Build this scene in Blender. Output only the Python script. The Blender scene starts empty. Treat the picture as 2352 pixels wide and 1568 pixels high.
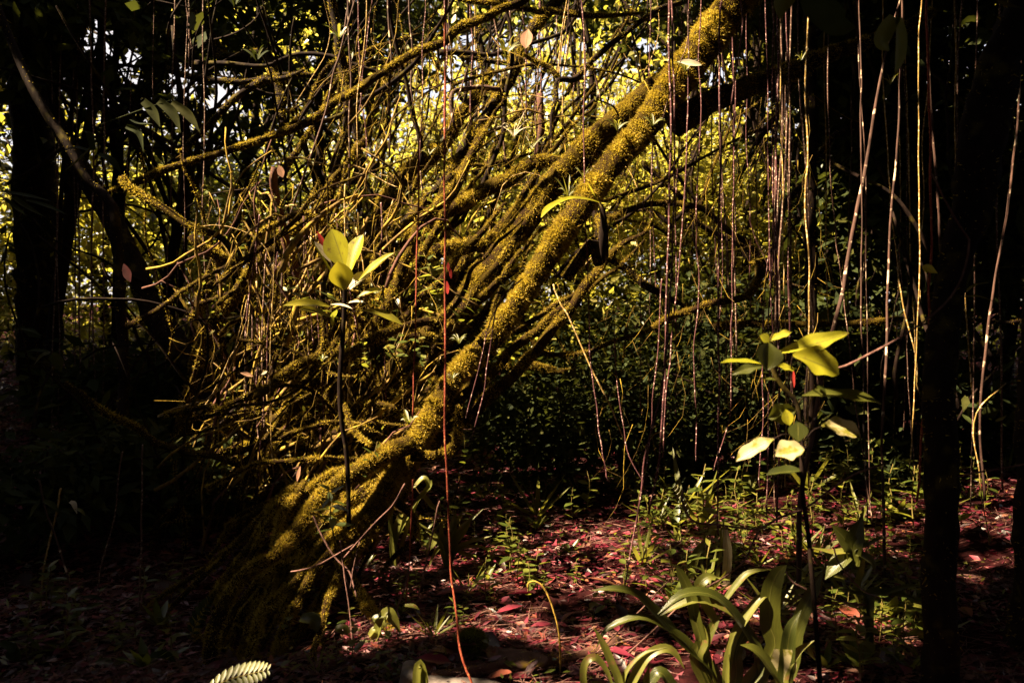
import bpy, math, random
import numpy as np
from mathutils import Vector, Matrix

random.seed(7)
RNG = np.random.default_rng(11)
SC = bpy.context.scene
COL = SC.collection

# ------------------------------------------------------------------ camera, sky, sun, exposure
CAM_Z, LENS, PITCH = 1.5, 28.0, math.radians(2.6)
cam_d = bpy.data.cameras.new('camera')
cam = bpy.data.objects.new('camera', cam_d)
COL.objects.link(cam)
cam.location = (0, 0, CAM_Z)
cam.rotation_euler = (math.pi / 2 - PITCH, 0, 0)
cam_d.lens = LENS
cam_d.sensor_width = 36
cam_d.clip_end = 500
cam_d.dof.use_dof = True
cam_d.dof.focus_distance = 4.7
cam_d.dof.aperture_fstop = 3.2
SC.camera = cam

TO_SUN = Vector((-0.60, -0.14, 0.79)).normalized()
SUN = np.array(TO_SUN)
sun_d = bpy.data.lights.new('sun', 'SUN')
sun_d.energy = 5.0
sun_d.angle = math.radians(0.5)
sun_d.color = (1.0, 0.79, 0.50)
sun = bpy.data.objects.new('sun', sun_d)
COL.objects.link(sun)
sun.location = (-6, -3, 12)
sun.rotation_euler = TO_SUN.to_track_quat('Z', 'Y').to_euler()

world = bpy.data.worlds.new('World')
SC.world = world
world.use_nodes = True
wn, wl = world.node_tree.nodes, world.node_tree.links
wn.clear()
w_out = wn.new('ShaderNodeOutputWorld')
w_bg = wn.new('ShaderNodeBackground')
w_sky = wn.new('ShaderNodeTexSky')
w_sky.sky_type = 'NISHITA'
w_sky.sun_disc = False
w_sky.sun_elevation = math.asin(TO_SUN.z)
w_sky.sun_rotation = math.atan2(TO_SUN.x, TO_SUN.y)
w_sky.air_density = 1.0
w_sky.dust_density = 2.0
# high thin white cloud over the whole sky
w_tc = wn.new('ShaderNodeTexCoord')
w_no = wn.new('ShaderNodeTexNoise')
w_no.inputs['Scale'].default_value = 3.0
w_no.inputs['Detail'].default_value = 6
w_mr = wn.new('ShaderNodeMapRange')
w_mr.inputs['From Min'].default_value = 0.3
w_mr.inputs['From Max'].default_value = 0.6
w_mr.inputs['To Min'].default_value = 0.55
w_mr.inputs['To Max'].default_value = 0.95
w_mix = wn.new('ShaderNodeMixRGB')
w_mix.inputs[2].default_value = (2.5, 2.27, 2.22, 1)
wl.new(w_tc.outputs['Generated'], w_no.inputs['Vector'])
wl.new(w_no.outputs['Fac'], w_mr.inputs['Value'])
wl.new(w_mr.outputs['Result'], w_mix.inputs[0])
wl.new(w_sky.outputs['Color'], w_mix.inputs[1])
wl.new(w_mix.outputs['Color'], w_bg.inputs['Color'])
w_bg.inputs['Strength'].default_value = 0.05
wl.new(w_bg.outputs['Background'], w_out.inputs['Surface'])

SC.view_settings.view_transform = 'Standard'
SC.view_settings.look = 'None'
SC.view_settings.gamma = 1
SC.view_settings.use_curve_mapping = False
SC.view_settings.exposure = 3.25
SC.cycles.use_denoising = True
SC.cycles.max_bounces = 5
SC.cycles.diffuse_bounces = 3
SC.cycles.glossy_bounces = 2
SC.cycles.transmission_bounces = 3
SC.cycles.sample_clamp_indirect = 4.0
SC.cycles.caustics_reflective = False
SC.cycles.caustics_refractive = False

# ------------------------------------------------------------------ helpers: space
K = 36.0 / LENS / 2352.0          # one unit of the photograph's 2352 x 1568 view at 1 m
CP, SP = math.cos(PITCH), math.sin(PITCH)


def at(px, py, d):
    """the place d metres deep that stands at (px, py) of the photograph"""
    x, u = (px - 1176) * K * d, -(py - 784) * K * d
    return np.array((x, d * CP + u * SP, CAM_Z - d * SP + u * CP))


def gh(x, y):
    """height of the forest floor"""
    x, y = np.asarray(x, float), np.asarray(y, float)
    h = 0.05 * np.sin(x * 1.7 + 0.6) * np.cos(y * 1.3) + 0.03 * np.sin(x * 3.9 + y * 2.7) + 0.02 * np.sin(y * 6.1 - x * 2.0)
    bank = np.clip((-x - 1.4) / 2.5, 0, 1) * np.clip((y - 3) / 3, 0, 1) * 0.30
    bank2 = np.clip((x - 2.2) / 3.0, 0, 1) * np.clip((y - 4) / 5, 0, 1) * 0.25
    return h + bank + bank2 + np.clip(y - 7, 0, 40) * 0.03


def floor_at(px, py):
    lo, hi = 1.0, 40.0
    for _ in range(40):
        m = (lo + hi) / 2
        p = at(px, py, m)
        if p[2] > float(gh(p[0], p[1])):
            lo = m
        else:
            hi = m
    return at(px, py, lo)


def spline(P, n):
    """Catmull-Rom through the rows of P (any columns), n samples"""
    P = np.asarray(P, float)
    if len(P) == 2:
        t = np.linspace(0, 1, n)[:, None]
        return P[0] * (1 - t) + P[1] * t
    Q = np.vstack([2 * P[0] - P[1], P, 2 * P[-1] - P[-2]])
    s = np.linspace(0, len(P) - 1 - 1e-6, n)
    i = s.astype(int)
    t = (s - i)[:, None]
    a, b, c, d = Q[i], Q[i + 1], Q[i + 2], Q[i + 3]
    return 0.5 * ((2 * b) + (c - a) * t + (2 * a - 5 * b + 4 * c - d) * t ** 2 + (3 * b - a - 3 * c + d) * t ** 3)


def norm(v):
    return v / np.maximum(np.linalg.norm(v, axis=-1, keepdims=True), 1e-9)


# ------------------------------------------------------------------ helpers: meshes
def make_mesh(name, V, F, mat, smooth=True, uv=None, mats=None):
    V = np.ascontiguousarray(V, np.float32).reshape(-1, 3)
    F = np.ascontiguousarray(F, np.int32)
    me = bpy.data.meshes.new(name)
    m, k = F.shape
    me.vertices.add(len(V))
    me.vertices.foreach_set('co', V.ravel())
    me.loops.add(m * k)
    me.loops.foreach_set('vertex_index', F.ravel())
    me.polygons.add(m)
    me.polygons.foreach_set('loop_start', np.arange(0, m * k, k, dtype=np.int32))
    me.polygons.foreach_set('use_smooth', np.full(m, smooth, bool))
    if uv is not None:
        l = me.uv_layers.new(name='UVMap')
        l.data.foreach_set('uv', np.asarray(uv, np.float32)[F.ravel()].ravel())
    me.materials.append(mat)
    me.update(calc_edges=True)
    return me


def tag(o, label=None, cat=None, group=None, kind=None):
    if label: o['label'] = label
    if cat: o['category'] = cat
    if group: o['group'] = group
    if kind: o['kind'] = kind
    return o


def thing(name, loc, label, cat, group=None):
    o = bpy.data.objects.new(name, None)
    o.empty_display_size = 0.1
    o.location = [float(c) for c in loc]
    COL.objects.link(o)
    return tag(o, label, cat, group)


def part(name, V, F, mat, parent, smooth=True, uv=None, label=None, kind=None):
    """a mesh given in world coordinates, hung under parent (parents are never turned)"""
    off = np.zeros(3)
    p = parent
    while p is not None:
        off += np.array(p.location)
        p = p.parent
    o = bpy.data.objects.new(name, make_mesh(name, np.asarray(V).reshape(-1, 3) - off, F, mat, smooth, uv))
    o.parent = parent
    COL.objects.link(o)
    if label: o['label'] = label
    if kind: o['kind'] = kind
    return o


def solo(name, V, F, mat, loc, label=None, cat=None, group=None, kind=None, smooth=True, uv=None):
    o = bpy.data.objects.new(name, make_mesh(name, np.asarray(V).reshape(-1, 3) - np.asarray(loc), F, mat, smooth, uv))
    o.location = [float(c) for c in loc]
    COL.objects.link(o)
    return tag(o, label, cat, group, kind)


def join(chunks):
    Vs, Fs, n = [], [], 0
    for V, F in chunks:
        Vs.append(V); Fs.append(F + n); n += len(V)
    return np.vstack(Vs), np.vstack(Fs)


def tube(P, R, seg=8, lump=0.12, gnarl=0.0, rng=RNG, per=0.05):
    """bark tube through control points P (n,3) with radii R; returns V, F, rings"""
    P = np.asarray(P, float)
    R = np.asarray(R, float)
    L = np.linalg.norm(np.diff(P, axis=0), axis=1).sum()
    n = int(max(6, min(90, L / per)))
    D = spline(np.column_stack([P, R]), n)
    C, r = D[:, :3].copy(), np.maximum(D[:, 3], 0.0012)
    if gnarl:
        w = rng.normal(0, 1, (n, 3))
        for _ in range(3):
            w = (np.roll(w, 1, 0) + 2 * w + np.roll(w, -1, 0)) / 4
        w[0] = w[-1] = 0
        C += w * gnarl
    T = norm(np.gradient(C, axis=0))
    ref = np.array((0.13, 0.98, 0.12)) if abs(T[:, 1].mean()) < 0.8 else np.array((1.0, 0, 0))
    A = norm(np.cross(T, ref))
    B = np.cross(A, T)
    th = np.linspace(0, 2 * np.pi, seg, endpoint=False)
    ph = rng.uniform(0, 6.28, 3)
    s = np.arange(n)[:, None] * (L / n)
    rad = r[:, None] * (1 + lump * (0.6 * np.sin(3 * th + ph[0] + s * 2.1) + 0.5 * np.sin(2 * th + ph[1] - s * 5.3) + rng.normal(0, 0.45, (n, seg))))
    N = A[:, None, :] * np.cos(th)[None, :, None] + B[:, None, :] * np.sin(th)[None, :, None]
    V = C[:, None, :] + N * rad[..., None]
    i, j = np.meshgrid(np.arange(n - 1), np.arange(seg), indexing='ij')
    a = i * seg + j
    b = i * seg + (j + 1) % seg
    F = np.stack([a, b, b + seg, a + seg], -1).reshape(-1, 4)
    V = V.reshape(-1, 3)
    e0, e1 = len(V), len(V) + 1
    V = np.vstack([V, C[0], C[-1]])
    k = np.arange(seg)
    cap = []
    for j in range(0, seg, 2):
        cap.append((e0, (j + 2) % seg, (j + 1) % seg, j))
        q = (n - 1) * seg
        cap.append((e1, q + j, q + (j + 1) % seg, q + (j + 2) % seg))
    F = np.vstack([F, np.array(cap)])
    return V, F, (C, r, N, rad)


def moss_on(rings, density, size, rng=RNG, bare=0.35, under=0.3):
    """short moss blades standing on a tube: three-sided tufts, all one stuff part"""
    C, r, N, rad = rings
    n, seg = N.shape[:2]
    seglen = np.linalg.norm(np.gradient(C, axis=0), axis=1)
    area = 2 * np.pi * r * seglen
    cnt = int(area.sum() * density * 4.1)
    if cnt < 4:
        return None
    i = rng.choice(n, cnt, p=area / area.sum())
    i2 = np.clip(i + 1, 0, n - 1)
    f = rng.random(cnt)[:, None]
    th = rng.random(cnt) * seg
    j = th.astype(int) % seg
    j2 = (j + 1) % seg
    g = (th - np.floor(th))[:, None]
    nn = norm(N[i, j] * (1 - g) + N[i, j2] * g)
    base = C[i] * (1 - f) + C[i2] * f
    f1, g1 = f[:, 0], g[:, 0]
    rr = (rad[i, j] * (1 - g1) + rad[i, j2] * g1) * (1 - f1) + (rad[i2, j] * (1 - g1) + rad[i2, j2] * g1) * f1
    # patches: thick cushions, thin places, less underneath
    pat = np.sin(base[:, 0] * 17 + base[:, 2] * 11) + np.sin(base[:, 2] * 23 - base[:, 1] * 19 + 2) + np.sin((base[:, 0] + base[:, 2]) * 41)
    face = -(base[:, 0] * nn[:, 0] + base[:, 1] * nn[:, 1]) / np.maximum(np.hypot(base[:, 0], base[:, 1]), .1)
    keep = rng.random(cnt) < np.clip(0.8 + 0.3 * pat, bare, 1) * np.clip(0.8 + nn[:, 2] * (1 - under), under, 1) * np.where(face < -.35, .12, 1)
    nn, base, rr, pat = nn[keep], base[keep], rr[keep], pat[keep]
    m = len(nn)
    p = base + nn * (rr * 0.98)[:, None]
    d = norm(nn + rng.normal(0, 0.55, (m, 3)) + np.array((0, 0, -0.1)))
    s = norm(np.cross(d, rng.normal(0, 1, (m, 3))))
    ln = size * np.where(rng.random(m) < .04, 2.1, 1) * (0.45 + rng.random(m) ** 2 * 1.2) * (1 + 0.35 * np.clip(pat, -1, 1.5))
    ln *= .8
    w = np.minimum(ln, size) * rng.uniform(0.34, 0.6, m)
    V = np.stack([p - s * (w / 2)[:, None] - nn * 0.003, p + s * (w / 2)[:, None] - nn * 0.003, p + d * ln[:, None]], 1).reshape(-1, 3)
    return V, np.arange(m * 3).reshape(-1, 3)


# leaf templates: x across, y along, z up
T_DIA = (np.array([(0, 0, 0), (-.5, .42, .10), (0, 1, -.08), (.5, .42, .10), (0, .45, 0)], float),
         np.array([(0, 4, 1, 1), (1, 4, 2, 2), (0, 3, 4, 4), (3, 2, 4, 4)])[:, :3])
T_TWO = (np.array([(0, 0, 0), (-.5, .45, .10), (0, 1, -.08), (.5, .45, .10)], float), np.array([(0, 2, 1), (0, 3, 2)]))
T_OVAL = (np.array([(0, 0, 0), (-.33, .2, .06), (-.5, .5, .09), (-.3, .8, .03), (0, 1, -.10), (.3, .8, .03), (.5, .5, .09), (.33, .2, .06), (0, .2, 0), (0, .5, .01), (0, .8, -.03)], float),
          np.array([(0, 8, 1), (1, 8, 9), (1, 9, 2), (2, 9, 10), (2, 10, 3), (3, 10, 4), (0, 7, 8), (7, 6, 9), (7, 9, 8), (6, 5, 10), (6, 10, 9), (5, 4, 10)]))
T_CURL = (np.array([(0, 0, .0), (-.32, .2, .16), (-.46, .5, .26), (-.25, .8, .16), (0, 1, .02), (.25, .8, .10), (.46, .5, .20), (.32, .2, .12), (0, .2, .02), (0, .5, .04), (0, .8, .03)], float), T_OVAL[1])
T_LANCE = (np.array([(0, 0, 0), (-.5, .3, .12), (-.42, .62, .05), (0, 1, -.2), (.42, .62, .05), (.5, .3, .12), (0, .3, 0), (0, .62, -.05)], float),
           np.array([(0, 6, 1), (1, 6, 7), (1, 7, 2), (2, 7, 3), (0, 5, 6), (5, 4, 7), (5, 7, 6), (4, 3, 7)]))


def leaves(P, D, U, L, W, tpl):
    """a batch of leaves: bases P, directions D, upper sides U, lengths, widths"""
    tv, tf = tpl
    D = norm(np.asarray(D, float))
    S = norm(np.cross(D, U))
    Nn = np.cross(S, D)
    L, W = np.asarray(L)[:, None, None], np.asarray(W)[:, None, None]
    V = P[:, None, :] + S[:, None, :] * (tv[None, :, 0:1] * W) + D[:, None, :] * (tv[None, :, 1:2] * L) + Nn[:, None, :] * (tv[None, :, 2:3] * W)
    F = tf[None] + (np.arange(len(P)) * len(tv))[:, None, None]
    return V.reshape(-1, 3), F.reshape(-1, 3)


def leaf_cloud(C, spread, n, length, ratio=0.42, rng=RNG, tpl=T_DIA, droop=0.25, flat=0.8):
    """n leaves in twig clumps round the centres C"""
    C = np.asarray(C)
    k = len(C)
    idx = rng.integers(0, k, n)
    off = rng.normal(0, 1, (n, 3)) * spread * np.array((1, 1, 0.55))
    P = C[idx] + off
    D = norm(off * np.array((1, 1, 0.4)) / spread * 0.7 + rng.normal(0, 0.7, (n, 3)) + np.array((0, 0, -droop)))
    U = norm(rng.normal(0, 1, (n, 3)) * (1 - flat) + np.array((0, 0, 1.0)) * flat + rng.normal(0, .25, (n, 3)))
    L = length * (0.35 + 1.5 * rng.random(n) ** 1.6)
    return leaves(P, D, U, L, L * ratio * rng.uniform(0.75, 1.25, n), tpl)


def strap(P, W, fold=0.25, across=4, n=None, twist=None, lobe=0.0, rng=RNG, up=(0, 0, 1)):
    """a blade that follows the points P with widths W (a grid with a keel), uv: u across, v along"""
    P = np.asarray(P, float)
    n = n or 12
    D = spline(np.column_stack([P, W]), n)
    C, w = D[:, :3], np.maximum(D[:, 3], 0.0005)
    T = norm(np.gradient(C, axis=0))
    up = np.asarray(up, float)
    S = np.cross(T, up)
    bad = np.linalg.norm(S, axis=1) < 0.12
    S[bad] = np.cross(T[bad], np.array((0.3, -1, 0.2)))
    S = norm(S)
    if twist is not None:
        a = np.linspace(twist[0], twist[1], n)[:, None]
        B = np.cross(S, T)
        S = S * np.cos(a) + B * np.sin(a)
    N = np.cross(S, T)
    u = np.linspace(-1, 1, across + 1)
    wob = 1 + lobe * np.sin(np.linspace(0, 13, n) + rng.uniform(0, 6))[:, None] * np.ones(across + 1)
    V = C[:, None] + S[:, None] * (u[None, :, None] * (w[:, None] * wob / 2)[..., None]) + N[:, None] * ((np.abs(u)[None] * w[:, None] * fold / 2 + np.sin(np.linspace(0, 9, n))[:, None] * u[None] ** 2 * w[:, None] * lobe * 0.4)[..., None])
    i, j = np.meshgrid(np.arange(n - 1), np.arange(across), indexing='ij')
    a = i * (across + 1) + j
    F = np.stack([a, a + 1, a + across + 2, a + across + 1], -1).reshape(-1, 4)
    uv = np.stack(np.meshgrid(np.linspace(0, 1, n), np.linspace(0, 1, across + 1), indexing='ij')[::-1], -1).reshape(-1, 2)
    return V.reshape(-1, 3), F, uv


OVATE = np.array((0.10, 0.45, 0.78, 0.97, 1.0, 0.86, 0.55, 0.03))
STRAPW = np.array((0.7, 0.95, 1.0, 0.95, 0.75, 0.04))


def broad_leaf(b, t, w, sag=0.1, roll=0.0, fold=0.3, lobe=0.0, shape=OVATE, n=13, up=(0, 0, 1), rng=RNG):
    """one broad leaf from base b to tip t, widest w; sag bows it, roll turns it about its rib"""
    b, t = np.asarray(b), np.asarray(t)
    k = len(shape)
    s = np.linspace(0, 1, k)[:, None]
    L = np.linalg.norm(t - b)
    P = b * (1 - s) + t * s
    P[:, 2] += sag * L * 4 * (s[:, 0] - s[:, 0] ** 2)
    return strap(P, shape * w, fold, 4, n, (roll, roll), lobe, rng, up)


# ------------------------------------------------------------------ materials
def nodes(name):
    m = bpy.data.materials.new(name)
    m.use_nodes = True
    m.node_tree.nodes.clear()
    return m, m.node_tree.nodes, m.node_tree.links


def ramp(nt, stops):
    r = nt.new('ShaderNodeValToRGB')
    e = r.color_ramp.elements
    while len(e) < len(stops):
        e.new(0.5)
    for el, (p, c) in zip(e, stops):
        el.position = p
        el.color = (*c, 1)
    return r


def foliage(name, stops, trans=(0.2, 0.2, 0.02), tfac=0.35, rough=0.42, spec=0.35, veins=False, patch=None, blotch=0.0, blotch_c=(0.4, 0.36, 0.22)):
    m, nt, l = nodes(name)
    out = nt.new('ShaderNodeOutputMaterial')
    geo = nt.new('ShaderNodeNewGeometry')
    rp = ramp(nt, stops)
    oi = nt.new('ShaderNodeObjectInfo')
    add = nt.new('ShaderNodeMath'); add.operation = 'ADD'
    fr = nt.new('ShaderNodeMath'); fr.operation = 'FRACT'
    l.new(geo.outputs['Random Per Island'], add.inputs[0])
    l.new(oi.outputs['Random'], add.inputs[1])
    l.new(add.outputs[0], fr.inputs[0])
    l.new(fr.outputs[0], rp.inputs['Fac'])
    col = rp.outputs['Color']
    tc = nt.new('ShaderNodeTexCoord')
    nz = nt.new('ShaderNodeTexNoise')
    nz.inputs['Scale'].default_value = 22
    nz.inputs['Detail'].default_value = 5
    l.new(tc.outputs['Object'], nz.inputs['Vector'])
    mm = nt.new('ShaderNodeMixRGB'); mm.blend_type = 'MULTIPLY'
    mm.inputs[0].default_value = 0.45
    mr = ramp(nt, [(0.3, (0.45, 0.42, 0.4)), (0.65, (1, 1, 1))])
    l.new(nz.outputs['Fac'], mr.inputs['Fac'])
    l.new(col, mm.inputs[1]); l.new(mr.outputs['Color'], mm.inputs[2])
    col = mm.outputs['Color']
    bump_src = nz.outputs['Fac']
    if patch:
        n4 = nt.new('ShaderNodeTexNoise'); n4.inputs['Scale'].default_value = 4.5; n4.inputs['Detail'].default_value = 4
        l.new(tc.outputs['Object'], n4.inputs['Vector'])
        r4 = ramp(nt, [(0.40, (0, 0, 0)), (0.66, (1, 1, 1))]); l.new(n4.outputs['Fac'], r4.inputs['Fac'])
        m4 = nt.new('ShaderNodeMixRGB'); m4.inputs[2].default_value = (*patch, 1)
        l.new(r4.outputs['Color'], m4.inputs[0]); l.new(col, m4.inputs[1])
        col = m4.outputs['Color']
    if blotch:
        b2 = nt.new('ShaderNodeTexNoise'); b2.inputs['Scale'].default_value = 35; b2.inputs['Detail'].default_value = 3
        l.new(tc.outputs['Object'], b2.inputs['Vector'])
        br = ramp(nt, [(0.5 - 0.1 * blotch, (0, 0, 0)), (0.62 - 0.1 * blotch, (1, 1, 1))])
        l.new(b2.outputs['Fac'], br.inputs['Fac'])
        bm = nt.new('ShaderNodeMixRGB'); bm.inputs[2].default_value = (*blotch_c, 1)
        l.new(br.outputs['Color'], bm.inputs[0]); l.new(col, bm.inputs[1])
        col = bm.outputs['Color']
    if veins:
        uv = nt.new('ShaderNodeUVMap')
        sp = nt.new('ShaderNodeSeparateXYZ')
        l.new(uv.outputs['UV'], sp.inputs[0])
        ab = nt.new('ShaderNodeMath'); ab.operation = 'SUBTRACT'; ab.inputs[1].default_value = 0.5
        l.new(sp.outputs['X'], ab.inputs[0])
        a2 = nt.new('ShaderNodeMath'); a2.operation = 'ABSOLUTE'; l.new(ab.outputs[0], a2.inputs[0])
        # side veins slant forward from the rib
        sl = nt.new('ShaderNodeMath'); sl.operation = 'MULTIPLY_ADD'; sl.inputs[1].default_value = -0.55
        l.new(a2.outputs[0], sl.inputs[0]); l.new(sp.outputs['Y'], sl.inputs[2])
        fq = nt.new('ShaderNodeMath'); fq.operation = 'MULTIPLY'; fq.inputs[1].default_value = 75
        l.new(sl.outputs[0], fq.inputs[0])
        sn = nt.new('ShaderNodeMath'); sn.operation = 'SINE'; l.new(fq.outputs[0], sn.inputs[0])
        r1 = ramp(nt, [(0.0, (1, 1, 1)), (0.035, (0, 0, 0))]); l.new(a2.outputs[0], r1.inputs['Fac'])
        r2 = ramp(nt, [(0.90, (0, 0, 0)), (1.0, (0.35, 0.35, 0.35))]); l.new(sn.outputs[0], r2.inputs['Fac'])
        mx = nt.new('ShaderNodeMixRGB'); mx.blend_type = 'ADD'; mx.inputs[0].default_value = 1
        l.new(r1.outputs['Color'], mx.inputs[1]); l.new(r2.outputs['Color'], mx.inputs[2])
        vm = nt.new('ShaderNodeMixRGB'); vm.inputs[2].default_value = (0.10, 0.095, 0.02, 1)
        l.new(mx.outputs['Color'], vm.inputs[0]); l.new(col, vm.inputs[1])
        col = vm.outputs['Color']
        bump_src = mx.outputs['Color']
    p = nt.new('ShaderNodeBsdfPrincipled')
    p.inputs['Roughness'].default_value = rough
    p.inputs['Specular IOR Level'].default_value = spec
    l.new(col, p.inputs['Base Color'])
    bu = nt.new('ShaderNodeBump'); bu.inputs['Strength'].default_value = 0.25; bu.inputs['Distance'].default_value = 0.004
    l.new(bump_src, bu.inputs['Height']); l.new(bu.outputs['Normal'], p.inputs['Normal'])
    tr = nt.new('ShaderNodeBsdfTranslucent')
    tm = nt.new('ShaderNodeMixRGB'); tm.blend_type = 'MIX'; tm.inputs[0].default_value = 0.5
    tm.inputs[2].default_value = (*trans, 1)
    l.new(col, tm.inputs[1]); l.new(tm.outputs['Color'], tr.inputs['Color'])
    ms = nt.new('ShaderNodeMixShader'); ms.inputs[0].default_value = tfac
    l.new(p.outputs[0], ms.inputs[1]); l.new(tr.outputs[0], ms.inputs[2])
    l.new(ms.outputs[0], out.inputs['Surface'])
    return m


def bark(name, a, b, scale=14, moss=0.0, moss_c=(0.16, 0.10, 0.012), rough=0.85, spec=0.2, lichen_dapple=0.0, lichen_dapple_c=(0.5, 0.42, 0.38), stretch=0.35):
    m, nt, l = nodes(name)
    out = nt.new('ShaderNodeOutputMaterial')
    tc = nt.new('ShaderNodeTexCoord')
    mp = nt.new('ShaderNodeMapping'); mp.inputs['Scale'].default_value = (1, 1, stretch)
    l.new(tc.outputs['Object'], mp.inputs['Vector'])
    nz = nt.new('ShaderNodeTexNoise'); nz.inputs['Scale'].default_value = scale; nz.inputs['Detail'].default_value = 8; nz.inputs['Roughness'].default_value = 0.65
    l.new(mp.outputs['Vector'], nz.inputs['Vector'])
    rp = ramp(nt, [(0.32, a), (0.68, b)])
    l.new(nz.outputs['Fac'], rp.inputs['Fac'])
    col = rp.outputs['Color']
    if lichen_dapple:  # pale blotches: lichens, with dappled sun painted into the bark colour
        n2 = nt.new('ShaderNodeTexNoise'); n2.inputs['Scale'].default_value = scale * 1.6; n2.inputs['Detail'].default_value = 4
        l.new(tc.outputs['Object'], n2.inputs['Vector'])
        r2 = ramp(nt, [(0.62 - 0.2 * lichen_dapple, (0, 0, 0)), (0.68 - 0.2 * lichen_dapple, (1, 1, 1))]); l.new(n2.outputs['Fac'], r2.inputs['Fac'])
        mx = nt.new('ShaderNodeMixRGB'); mx.inputs[2].default_value = (*lichen_dapple_c, 1)
        l.new(r2.outputs['Color'], mx.inputs[0]); l.new(col, mx.inputs[1]); col = mx.outputs['Color']
    if moss:
        n3 = nt.new('ShaderNodeTexNoise'); n3.inputs['Scale'].default_value = 9; n3.inputs['Detail'].default_value = 6
        l.new(tc.outputs['Object'], n3.inputs['Vector'])
        r3 = ramp(nt, [(0.62 - 0.3 * moss, (0, 0, 0)), (0.72 - 0.3 * moss, (1, 1, 1))]); l.new(n3.outputs['Fac'], r3.inputs['Fac'])
        mx = nt.new('ShaderNodeMixRGB'); mx.inputs[2].default_value = (*moss_c, 1)
        l.new(r3.outputs['Color'], mx.inputs[0]); l.new(col, mx.inputs[1]); col = mx.outputs['Color']
    p = nt.new('ShaderNodeBsdfPrincipled')
    p.inputs['Roughness'].default_value = rough
    p.inputs['Specular IOR Level'].default_value = spec
    l.new(col, p.inputs['Base Color'])
    bu = nt.new('ShaderNodeBump'); bu.inputs['Strength'].default_value = 0.7; bu.inputs['Distance'].default_value = 0.012
    l.new(nz.outputs['Fac'], bu.inputs['Height']); l.new(bu.outputs['Normal'], p.inputs['Normal'])
    l.new(p.outputs[0], out.inputs['Surface'])
    return m


M = {}
M['bark_moss'] = bark('bark_moss', (0.005, 0.0026, 0.0014), (0.018, 0.0095, 0.004), 30, moss=0.5, moss_c=(0.028, 0.018, 0.003), spec=0.02)
M['bark_dark'] = bark('bark_dark', (0.004, 0.0025, 0.002), (0.016, 0.009, 0.007), 18, moss=0.2, moss_c=(0.04, 0.03, 0.006), spec=.05)
M['bark_red'] = bark('bark_red', (0.03, 0.012, 0.010), (0.11, 0.045, 0.03), 22)
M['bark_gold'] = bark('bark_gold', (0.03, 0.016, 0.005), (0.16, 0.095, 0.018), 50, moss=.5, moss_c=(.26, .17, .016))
M['vine_pink'] = bark('vine_pink', (0.025, 0.008, 0.010), (0.085, 0.028, 0.03), 40, lichen_dapple=0.2, lichen_dapple_c=(0.42, 0.27, 0.24))
M['vine_dark'] = bark('vine_dark', (0.03, 0.014, 0.012), (0.10, 0.05, 0.035), 40, lichen_dapple=0.3, lichen_dapple_c=(0.28, 0.20, 0.15))
M['vine_red'] = bark('vine_red', (0.10, 0.013, 0.008), (0.22, 0.045, 0.02), 60, lichen_dapple=.1, lichen_dapple_c=(.4, .16, .06))
M['vine_gold'] = bark('vine_gold', (0.10, 0.055, 0.015), (0.30, 0.19, 0.05), 40, lichen_dapple=0.4, lichen_dapple_c=(0.42, 0.32, 0.18))
M['pale_bark'] = bark('pale_bark', (0.02, 0.009, 0.007), (0.07, 0.034, 0.025), 9, lichen_dapple=0.2, lichen_dapple_c=(0.46, 0.34, 0.24), stretch=0.8)
GOLD = [(0.0, (0.05, 0.028, 0.004)), (0.35, (0.20, 0.125, 0.012)), (0.7, (0.43, 0.30, 0.034)), (1.0, (0.64, 0.51, 0.13))]
M['moss'] = foliage('moss', GOLD, (0.50, 0.38, 0.03), 0.42, 0.8, 0.1, patch=(0.15, 0.09, 0.012))
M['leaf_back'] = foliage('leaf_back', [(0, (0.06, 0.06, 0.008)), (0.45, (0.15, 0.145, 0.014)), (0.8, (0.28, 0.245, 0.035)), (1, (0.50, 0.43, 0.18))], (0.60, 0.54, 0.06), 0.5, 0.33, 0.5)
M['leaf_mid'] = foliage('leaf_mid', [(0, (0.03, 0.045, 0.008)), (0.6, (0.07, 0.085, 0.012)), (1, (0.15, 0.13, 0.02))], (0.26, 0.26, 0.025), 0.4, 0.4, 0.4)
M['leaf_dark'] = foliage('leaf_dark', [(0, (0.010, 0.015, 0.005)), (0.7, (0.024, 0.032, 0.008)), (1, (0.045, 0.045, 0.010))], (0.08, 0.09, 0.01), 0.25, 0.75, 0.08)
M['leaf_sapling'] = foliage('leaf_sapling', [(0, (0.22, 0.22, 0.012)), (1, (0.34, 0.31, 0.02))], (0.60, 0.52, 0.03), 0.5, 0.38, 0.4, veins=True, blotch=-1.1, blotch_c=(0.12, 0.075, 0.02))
M['leaf_pale'] = foliage('leaf_pale', [(0, (0.42, 0.36, 0.24)), (1, (0.55, 0.48, 0.34))], (0.45, 0.38, 0.15), 0.3, 0.5, 0.3, veins=True)
M['leaf_spotted'] = foliage('leaf_spotted', [(0, (0.16, 0.15, 0.02)), (1, (0.22, 0.2, 0.03))], (0.40, 0.36, 0.06), 0.4, 0.4, 0.4, veins=True, blotch=1.0, blotch_c=(0.36, 0.30, 0.16))
M['leaf_deep'] = foliage('leaf_deep', [(0, (0.022, 0.028, 0.004)), (1, (0.055, 0.058, 0.008))], (0.12, 0.115, 0.01), 0.35, 0.35, 0.45, veins=True)  # deep green, with shade put into the colour of unlit leaves
M['leaf_olive'] = foliage('leaf_olive', [(0, (0.12, 0.11, 0.008)), (1, (0.20, 0.17, 0.012))], (0.36, 0.30, 0.015), 0.4, 0.35, 0.45, veins=True)
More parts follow.
